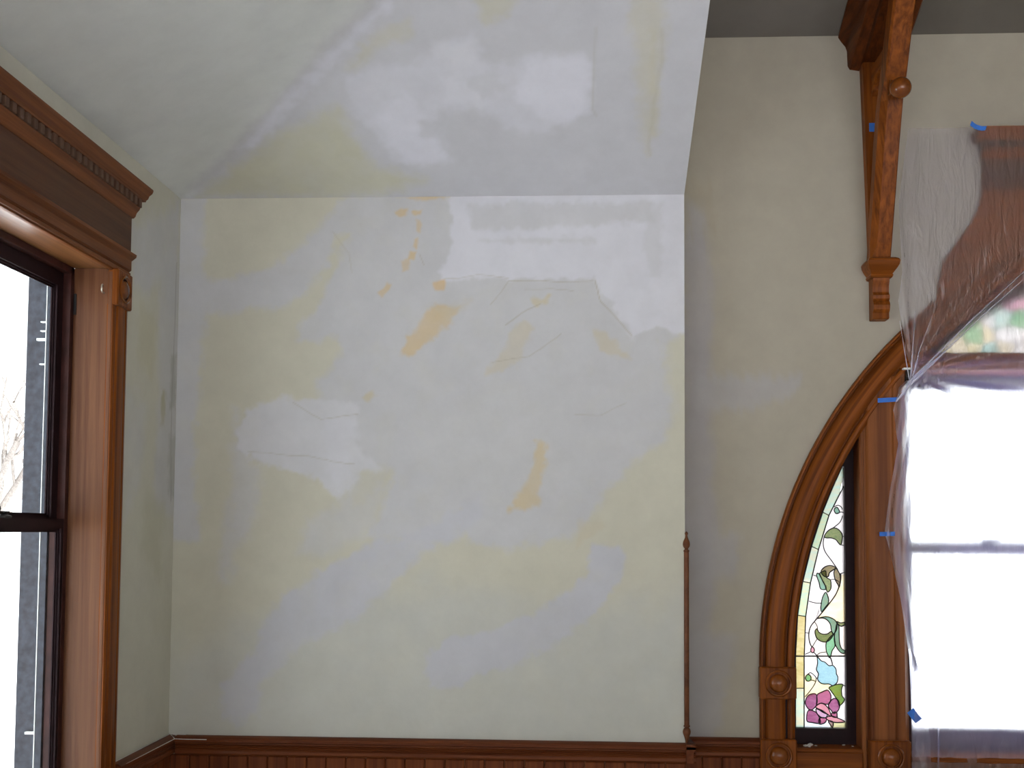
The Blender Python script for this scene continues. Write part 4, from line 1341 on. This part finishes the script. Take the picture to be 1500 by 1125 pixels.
# opal pane fills the unseen right half of the transom
pts = [(2.26, 2.28)] + [(ACX + math.cos(t) * (r_in + .02), ACZ + math.sin(t) * (r_in + .02)) for t in np.linspace(1.72, .80, 24)]
pts = [p for p in pts if p[1] >= 2.28] + [(ACX + math.sqrt(r_in ** 2 - (2.28 - ACZ) ** 2), 2.28)]
prism_y('glass_piece', pts, DR + .10, DR + .103, tcol[0], tp)
# opal pane in the far sidelight, outside the picture
q0, q1 = 2 * ACX - ML0, ACX + ARI
pts = [(q0, ZS), (q1, ZS), (q1, ACZ)] + [(ACX + math.cos(t) * ARI, ACZ + math.sin(t) * ARI) for t in np.linspace(.02, math.acos((q0 - ACX) / ARI), 14)]
prism_y('opal_pane', pts, DR + .10, DR + .103, SG['cream'], w2)

# ------------------------------------------------------------------ simple frames for unseen windows added to light the room
w3 = empty('fill_window_side', (XL, .55, .42)); w3['kind'] = 'structure'; w3['label'] = 'unseen window added nearer the viewer for fill light'
for a_, b_, c_, d_ in ((-.04, .02, .42, 2.45), (1.08, 1.14, .42, 2.45), (.02, 1.08, .42, .50), (.02, 1.08, 2.37, 2.45), (.02, 1.08, 1.40, 1.44)):
    box('frame_bar', XL - .10, XL + .02, a_, b_, c_, d_, WZ, w3)
w4 = empty('fill_window_rear', (1.55, YF, .5)); w4['kind'] = 'structure'; w4['label'] = 'unseen glazed opening added behind the viewer for fill light'
for a_, b_, c_, d_ in ((-1.35, -1.27, .5, 2.7), (4.37, 4.45, .5, 2.7), (.56, .64, .5, 2.7), (2.46, 2.54, .5, 2.7), (-1.27, 4.37, .5, .58), (-1.27, 4.37, 2.62, 2.7)):
    box('frame_bar', a_, b_, YF - .10, YF + .02, c_, d_, WZ, w4)

# ------------------------------------------------------------------ turned corner guard
GUARD = wood('worn_guard_oak', (.075, .026, .012), (.17, .062, .026), 'n', rough=.45, coat=.1)
cgx, cgy = XR + .005, D - .005
cg = empty('corner_guard', (cgx, cgy, RAIL))
tag(cg, 'slender turned wooden corner guard on the outer wall corner', 'corner guard')
RZ = (0, 0, 1)
lathe('shaft', [(.0085, .062), (.0095, .066), (.0095, .400), (.0095, .705), (.0085, .712)], (cgx, cgy, RAIL), RZ, GUARD, cg, 16)
lathe('finial', [(.0085, .708), (.011, .711), (.011, .716), (.006, .720), (.007, .723), (.012, .730), (.0135, .738), (.012, .748), (.008, .757), (.005, .764), (.0038, .772), (.0062, .778), (.006, .782), (.002, .786), (0, .787)], (cgx, cgy, RAIL), RZ, GUARD, cg, 16)
lathe('foot', [(.004, -.004), (.005, .004), (.007, .014), (.010, .024), (.0145, .036), (.0150, .044), (.012, .052), (.0075, .057), (.012, .060), (.012, .064), (.0085, .067)], (cgx, cgy, RAIL), RZ, GUARD, cg, 16)

# ------------------------------------------------------------------ timber bracket and rafter
BXC = 1.187
tb = empty('timber_bracket', (BXC, DR, 2.416))
tag(tb, 'carved brown timber roof bracket with strut, ball and rafter on the alcove wall', 'bracket')
# rafter following the ceiling pitch
hp = [(-.139, .30), (-.139, .135), (-.128, .118), (-.112, .098), (-.106, .080), (-.104, .020), (-.096, .006), (-.06, .0), (-.045, .012), (.045, .012), (.06, 0),
      (.096, .006), (.104, .020), (.106, .080), (.112, .098), (.128, .118), (.139, .135), (.139, .30)]
ZB = 3.412
prof_b = [(a_, ZB + b_ if b_ < .29 else ZA + .004) for a_, b_ in hp]
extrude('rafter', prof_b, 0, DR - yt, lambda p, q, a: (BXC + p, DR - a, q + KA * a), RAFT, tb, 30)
# wall post, a little wider at the top
V = []
for z, hw, dp in ((2.64, .034, .045), (3.0, .045, .050), (3.425, .058, .055)):
    V += [(BXC - hw, DR, z), (BXC - hw, DR - dp + .006, z), (BXC - hw + .008, DR - dp, z), (BXC + hw - .008, DR - dp, z), (BXC + hw, DR - dp + .006, z), (BXC + hw, DR, z)]
Fc = []
for k in range(2):
    for i in range(6):
        j = (i + 1) % 6
        Fc.append((k * 6 + i, k * 6 + j, k * 6 + 6 + j, k * 6 + 6 + i))
Fc += [tuple(range(6)), tuple(range(12, 18))]
mk_sub('wall_post', V, Fc, WZ, tb)
# strut leaning out from the capital to the rafter; chamfered front edges
sx0, sx1 = 1.140, 1.217
path = [(4.340, 2.640), (4.318, 2.70), (4.285, 2.80), (4.232, 2.96), (4.195, 3.07), (4.150, 3.19), (4.105, 3.262), (4.075, 3.32), (4.030, 3.41), (3.985, 3.49), (3.90, 3.64), (3.86, 3.72)]
V, Fc = [], []
cs = []
for i, (y, z) in enumerate(path):
    d = .055 + .03 * min(1, i / 4)
    ch = .021 if 1 <= i <= 5 else (.004 if i in (6, 0) else .008)
    V += [(sx0, y + d, z), (sx0, y + ch * 1.3, z), (sx0 + ch, y, z), (sx1 - .004, y, z), (sx1, y + .004, z), (sx1, y + d, z)]
for k in range(len(path) - 1):
    for i in range(6):
        j = (i + 1) % 6
        Fc.append((k * 6 + i, k * 6 + j, k * 6 + 6 + j, k * 6 + 6 + i))
Fc += [tuple(range(6)), tuple(range(len(V) - 6, len(V)))]
mk_sub('strut', V, Fc, WZ, tb)
# arched blocking between post and strut
ar = [(4.385, 3.405), (4.14, 3.405), (4.14, 3.335)] + [(4.155 + .105 - .095 * math.cos(t), 3.30 + .055 * math.sin(t)) for t in np.linspace(.2, math.pi - .1, 12)] + [(4.385, 3.28)]
V = [(BXC - .026, y, z) for y, z in ar] + [(BXC + .026, y, z) for y, z in ar]
n_ = len(ar)
mk_sub('blocking', V, [(i, (i + 1) % n_, n_ + (i + 1) % n_, n_ + i) for i in range(n_)] + [tuple(range(n_)), tuple(range(n_, 2 * n_))], WY, tb)
# ball on a square plinth
nb = Vector((0, -.92, -.38)).normalized()
bc0 = Vector(((sx0 + sx1) / 2 + .004, 4.125, 3.225))
e1 = Vector((1, 0, 0)); e2 = nb.cross(e1)
V = []
for d, w in ((-.01, .026), (.018, .026), (.024, .021)):
    V += [bc0 + nb * d + e1 * (sx * w) + e2 * (sy * w) for sx, sy in ((-1, -1), (1, -1), (1, 1), (-1, 1))]
Fc = [(0, 1, 2, 3), (8, 9, 10, 11)] + [(k * 4 + i, k * 4 + (i + 1) % 4, k * 4 + 4 + (i + 1) % 4, k * 4 + 4 + i) for k in range(2) for i in range(4)]
pl = mk_sub('plinth', V, Fc, WZ, tb)
R_ = .038
lathe('ball', [(.012, .018), (.012, .030)] + [(R_ * math.sin(t), .066 - R_ * math.cos(t)) for t in np.linspace(.35, math.pi, 16)], bc0, nb, WN, pl, 28)
# capital and carved drop below it
def rings(name, rs, mat):
    V, Fc = [], []
    for z, hw, dp in rs:
        V += [(BXC - hw, DR, z), (BXC - hw, DR - dp, z), (BXC + hw, DR - dp, z), (BXC + hw, DR, z)]
    for k in range(len(rs) - 1):
        for i in range(4):
            j = (i + 1) % 4
            Fc.append((k * 4 + i, k * 4 + j, k * 4 + 4 + j, k * 4 + 4 + i))
    Fc += [(0, 1, 2, 3), tuple(range(len(V) - 4, len(V)))]
    return mk_sub(name, V, Fc, mat, tb, 30)


rings('capital', [(2.572, .032, .060), (2.575, .040, .070), (2.583, .043, .076), (2.588, .040, .074), (2.594, .044, .082), (2.606, .052, .096), (2.618, .058, .108), (2.632, .060, .112), (2.640, .056, .108), (2.646, .046, .098)], WX)
rings('carved_drop', [(2.416, .029, .050), (2.420, .031, .054), (2.440, .031, .054), (2.452, .031, .066), (2.468, .031, .070), (2.480, .031, .064), (2.486, .031, .056), (2.494, .031, .064), (2.506, .031, .066), (2.512, .031, .058), (2.520, .031, .054), (2.545, .031, .056), (2.560, .031, .064), (2.576, .031, .066)], WZ)

# ------------------------------------------------------------------ plastic film over the centre window
edge_px = [(1.290, 3.150), (1.250, 2.857), (1.263, 2.591), (1.252, 2.485), (1.275, 2.301), (1.306, 2.205), (1.250, 2.150), (1.229, 2.065), (1.247, 1.935), (1.212, 1.753), (1.192, 1.598), (1.216, 1.495), (1.250, 1.341), (1.276, 1.137), (1.282, .934), (1.284, .62)]
ez = np.array([p[1] for p in edge_px])[::-1]; ex = np.array([p[0] for p in edge_px])[::-1]
GXF, GZF = 1.306, 2.205      # where the film is gathered onto the shade bracket


def film_depth(x, z):
    """y of the film; radiating gathers around the bracket, soft billows elsewhere."""
    base = np.where(z > 2.3, 4.345 + .03 * np.clip((2.9 - z) / .6, 0, 1), 4.378)
    top = np.clip((z - 2.95) / .2, 0, 1)
    base = base * (1 - top) + 4.338 * top
    dx, dz = x - GXF, z - GZF
    r = np.hypot(dx, dz) + 1e-4
    th = np.arctan2(dz, dx)
    near = np.exp(-r / .55)
    w = .010 * near * np.sin(th * 26 + 2.0 * np.sin(th * 7)) * np.clip(r / .08, 0, 1) * (z > GZF - .1)
    # two taut folds running up to the right
    for a0, amp, wd in ((.775, .020, .008), (.86, .012, .007), (.70, .008, .010)):
        dist = r * np.sin(th - a0)
        w = w - amp * np.exp(-(dist / wd) ** 2) * (np.cos(th - a0) > 0) * np.clip(r / .05, 0, 1)
    w = w + .010 * fbm(x * 1.0, z * .35, 7, 401, 3) + .004 * fbm(x, z * .25, 26, 411, 2)
    # creases hanging down along the mullion edge
    d_edge = np.clip(1 - (x - 1.2) / .22, 0, 1) * (z < 2.15)
    w = w + d_edge * .005 * np.sin(x * 150 + 6 * np.sin(z * 5)) + d_edge * .006 * fbm(x, z * .4, 30, 421, 3)
    return base + w


nz_, nx_ = 240, 150
zz = np.linspace(3.150, .62, nz_ + 1)
xe = np.interp(zz, ez, ex)
tt = np.linspace(0, 1, nx_ + 1) ** 1.35
X2 = xe[:, None] + (3.80 - xe[:, None]) * tt[None, :]
Z2 = np.repeat(zz[:, None], nx_ + 1, 1)
# top edge dips a touch between the tapes
Z2 = Z2 + (zz[:, None] > 3.0) * (-.004 * np.sin((X2 - 1.29) * 12)) * (zz[:, None] - 3.0) / .15
Y2 = film_depth(X2, Z2)
Y2 = np.minimum(Y2, 4.387)
V = np.stack([X2.ravel(), Y2.ravel(), Z2.ravel()], 1)
ps = mk('plastic_sheet', V.tolist(), grid_faces(nx_, nz_), FILM, None, True)
tag(ps, 'clear wrinkled plastic sheet taped over the wide arched window', 'plastic sheet')
# turned-back flap along the lower left edge
zz = np.linspace(1.16, .62, 60)
V, Fc = [], []
for i, z in enumerate(zz):
    s_ = (1.16 - z) / .54
    x0 = float(np.interp(z, ez, ex)); wdt = .012 + .062 * min(1, s_ * 1.6) + .008 * math.sin(s_ * 7)
    for k in range(7):
        t = k / 6
        V.append((x0 + wdt * t, 4.372 - .012 * math.sin(t * math.pi) - .004 * math.sin(s_ * 13 + t * 5), z))
Fc = grid_faces(6, 59)
o = mk('turned_flap', V, Fc, FILM, None, True); o.parent = ps
# taut bunched folds running from the shade bracket
def fold(px_pts, r0, r1, y=4.350):
    P_ = [at_y(px, py, y - .006 * k) for k, (px, py) in enumerate(px_pts)]
    pts_, rad = [], []
    for a, b in zip(P_[:-1], P_[1:]):
        for t in np.linspace(0, 1, 8, endpoint=False): pts_.append(a.lerp(b, float(t)))
    pts_.append(P_[-1])
    v, f = tube_geo(pts_, 1.0, 6)
    m = len(pts_)
    for i in range(m):
        rr_ = r0 + (r1 - r0) * i / (m - 1)
        for k in range(6): v[i * 6 + k] = pts_[i] + (v[i * 6 + k] - pts_[i]) * rr_
    o = mk('bunched_fold', v, f, FOLD, None, True); o.parent = ps


fold([(1330, 562), (1360, 532), (1420, 472), (1505, 393)], .0055, .0014)
fold([(1330, 560), (1372, 526), (1440, 462), (1505, 404)], .0045, .0012)
fold([(1322, 575), (1350, 548), (1390, 510)], .006, .0012)
fold([(1334, 556), (1337, 510), (1341, 455)], .0035, .0010)
fold([(1337, 552), (1348, 510), (1366, 462)], .0030, .0008)
fold([(1332, 556), (1326, 520), (1318, 470)], .0022, .0008)
fold([(1313, 588), (1325, 574), (1336, 558)], .004, .004)
# thin rolled crease right of the flap
v, f = tube_geo([(1.375 + .004 * math.sin(z * 9), 4.368, z) for z in np.linspace(1.0, .64, 20)], .0035, 6)
o = mk('rolled_crease', v, f, FILM, None, True); o.parent = ps


# ------------------------------------------------------------------ masking tape
def tape(label, c, e1, e2, w, h, nrm, curl=.004):
    c, e1, e2, nrm = Vector(c), Vector(e1).normalized(), Vector(e2).normalized(), Vector(nrm).normalized()
    V, Fc = [], []
    N_ = 8
    for s_ in (0, 1):
        for i in range(N_ + 1):
            t = i / N_ - .5
            rag = .0015 * math.sin(i * 2.7)
            bend = nrm * (curl * (t * 2) ** 2 + .0006 * s_)
            for q in (-.5, .5):
                V.append(c + e1 * (t * w) + e2 * (q * h + (rag if i in (0, N_) else 0)) + bend)
    b_ = 2 * (N_ + 1)
    for i in range(N_):
        a_ = 2 * i
        Fc += [(a_, a_ + 1, a_ + 3, a_ + 2), (b_ + a_, b_ + a_ + 1, b_ + a_ + 3, b_ + a_ + 2), (a_, a_ + 2, b_ + a_ + 2, b_ + a_), (a_ + 1, a_ + 3, b_ + a_ + 3, b_ + a_ + 1)]
    Fc += [(0, 1, b_ + 1, b_), (2 * N_, 2 * N_ + 1, b_ + 2 * N_ + 1, b_ + 2 * N_)]
    o = mk('masking_tape', V, Fc, TAPE, None)
    return tag(o, label, 'tape', 'blue masking tape holding the plastic sheet')


fr = (0, -1, 0)
tape('blue tape strip on the mullion just under the arch casing', (1.208, DR - .052, 2.104), (1, 0, .06), (0, 0, 1), .075, .017, fr, .002)
tape('blue tape strip midway down the oak mullion', (1.200, DR - .052, 1.592), (1, 0, .02), (0, 0, 1), .058, .016, fr, .002)
tape('tilted blue tape square at the low edge of the plastic sheet', (1.290, DR - .062, .912), (.62, 0, -.78), (.78, 0, .62), .050, .030, fr, .003)
tape('small blue tape tab stuck behind the bracket strut', (1.166, DR - .058, 3.165), (1, 0, 0), (0, 0, 1), .034, .034, fr, .001)
tape('pointed blue tape scrap on top of the window cornice', (1.548, DR - .092, 3.148), (.93, 0, -.36), (.36, 0, .93), .060, .018, (0, -1, .2), .012)

# ------------------------------------------------------------------ plaster crumbs on the sidelight stool
CL = ['white plaster crumb at the left end of the stool under stained glass', 'largest flat white plaster crumb on the stool under stained glass',
      'white plaster crumb just right of the largest crumb', 'small plaster crumb nearest the front edge of the stool',
      'plaster crumb alone near the right end of the stool', 'tiniest plaster crumb at the far right of the stool']
for i, (x, y, s_) in enumerate(((.905, 4.455, .008), (.925, 4.470, .012), (.945, 4.46, .006), (.915, 4.44, .005), (1.055, 4.485, .006), (1.085, 4.465, .004))):
    bm = bmesh.new(); bmesh.ops.create_icosphere(bm, subdivisions=1, radius=s_)
    for v_ in bm.verts:
        v_.co = Vector((v_.co.x * 1.5, v_.co.y, v_.co.z * .5)) * rr.uniform(.7, 1.2)
    me = bpy.data.meshes.new('plaster_crumb'); bm.to_mesh(me); bm.free()
    o = from_me('plaster_crumb', me, CRUMB, None, (x, y, ZS + s_ * .35)); o.rotation_euler.z = i
    tag(o, CL[i], 'crumb', 'plaster crumbs on the window stool')

# ------------------------------------------------------------------ outdoors
gr = mk('ground', [(-60, -60, -.9), (60, -60, -.9), (60, 60, -.9), (-60, 60, -.9)], [(0, 1, 2, 3)], SNOW)
tag(gr, 'snow covered ground outside the windows', kind='structure')


def bare_tree(label, base, h, seed):
    r_ = random.Random(seed)
    V, Fc = [], []

    def grow(p, d, l, rad, depth):
        pts = [p]
        for _ in range(4):
            d = (d + Vector((r_.uniform(-.18, .18), r_.uniform(-.18, .18), r_.uniform(-.02, .14)))).normalized()
            pts.append(pts[-1] + d * (l / 4))
        v, f = tube_geo(pts, rad, 5)
        o = len(V); V.extend(v); Fc.extend([tuple(i + o for i in q) for q in f])
        if depth:
            for _ in range(3):
                q = pts[r_.choice((2, 3, 4))]
                nd = (d + Vector((r_.uniform(-.9, .9), r_.uniform(-.9, .9), r_.uniform(-.1, .5)))).normalized()
                grow(q, nd, l * .62, rad * .5, depth - 1)
    grow(Vector((0, 0, 0)), Vector((0, 0, 1)), h * .45, h * .02, 4)
    o = mk('bare_tree', V, Fc, BARK, None, True, None, base)
    return tag(o, label, 'tree', 'bare trees outside the left window')


bare_tree('pale bare winter tree seen through the upper sash', (-13.5, 25.0, -.9), 7.5, 5)
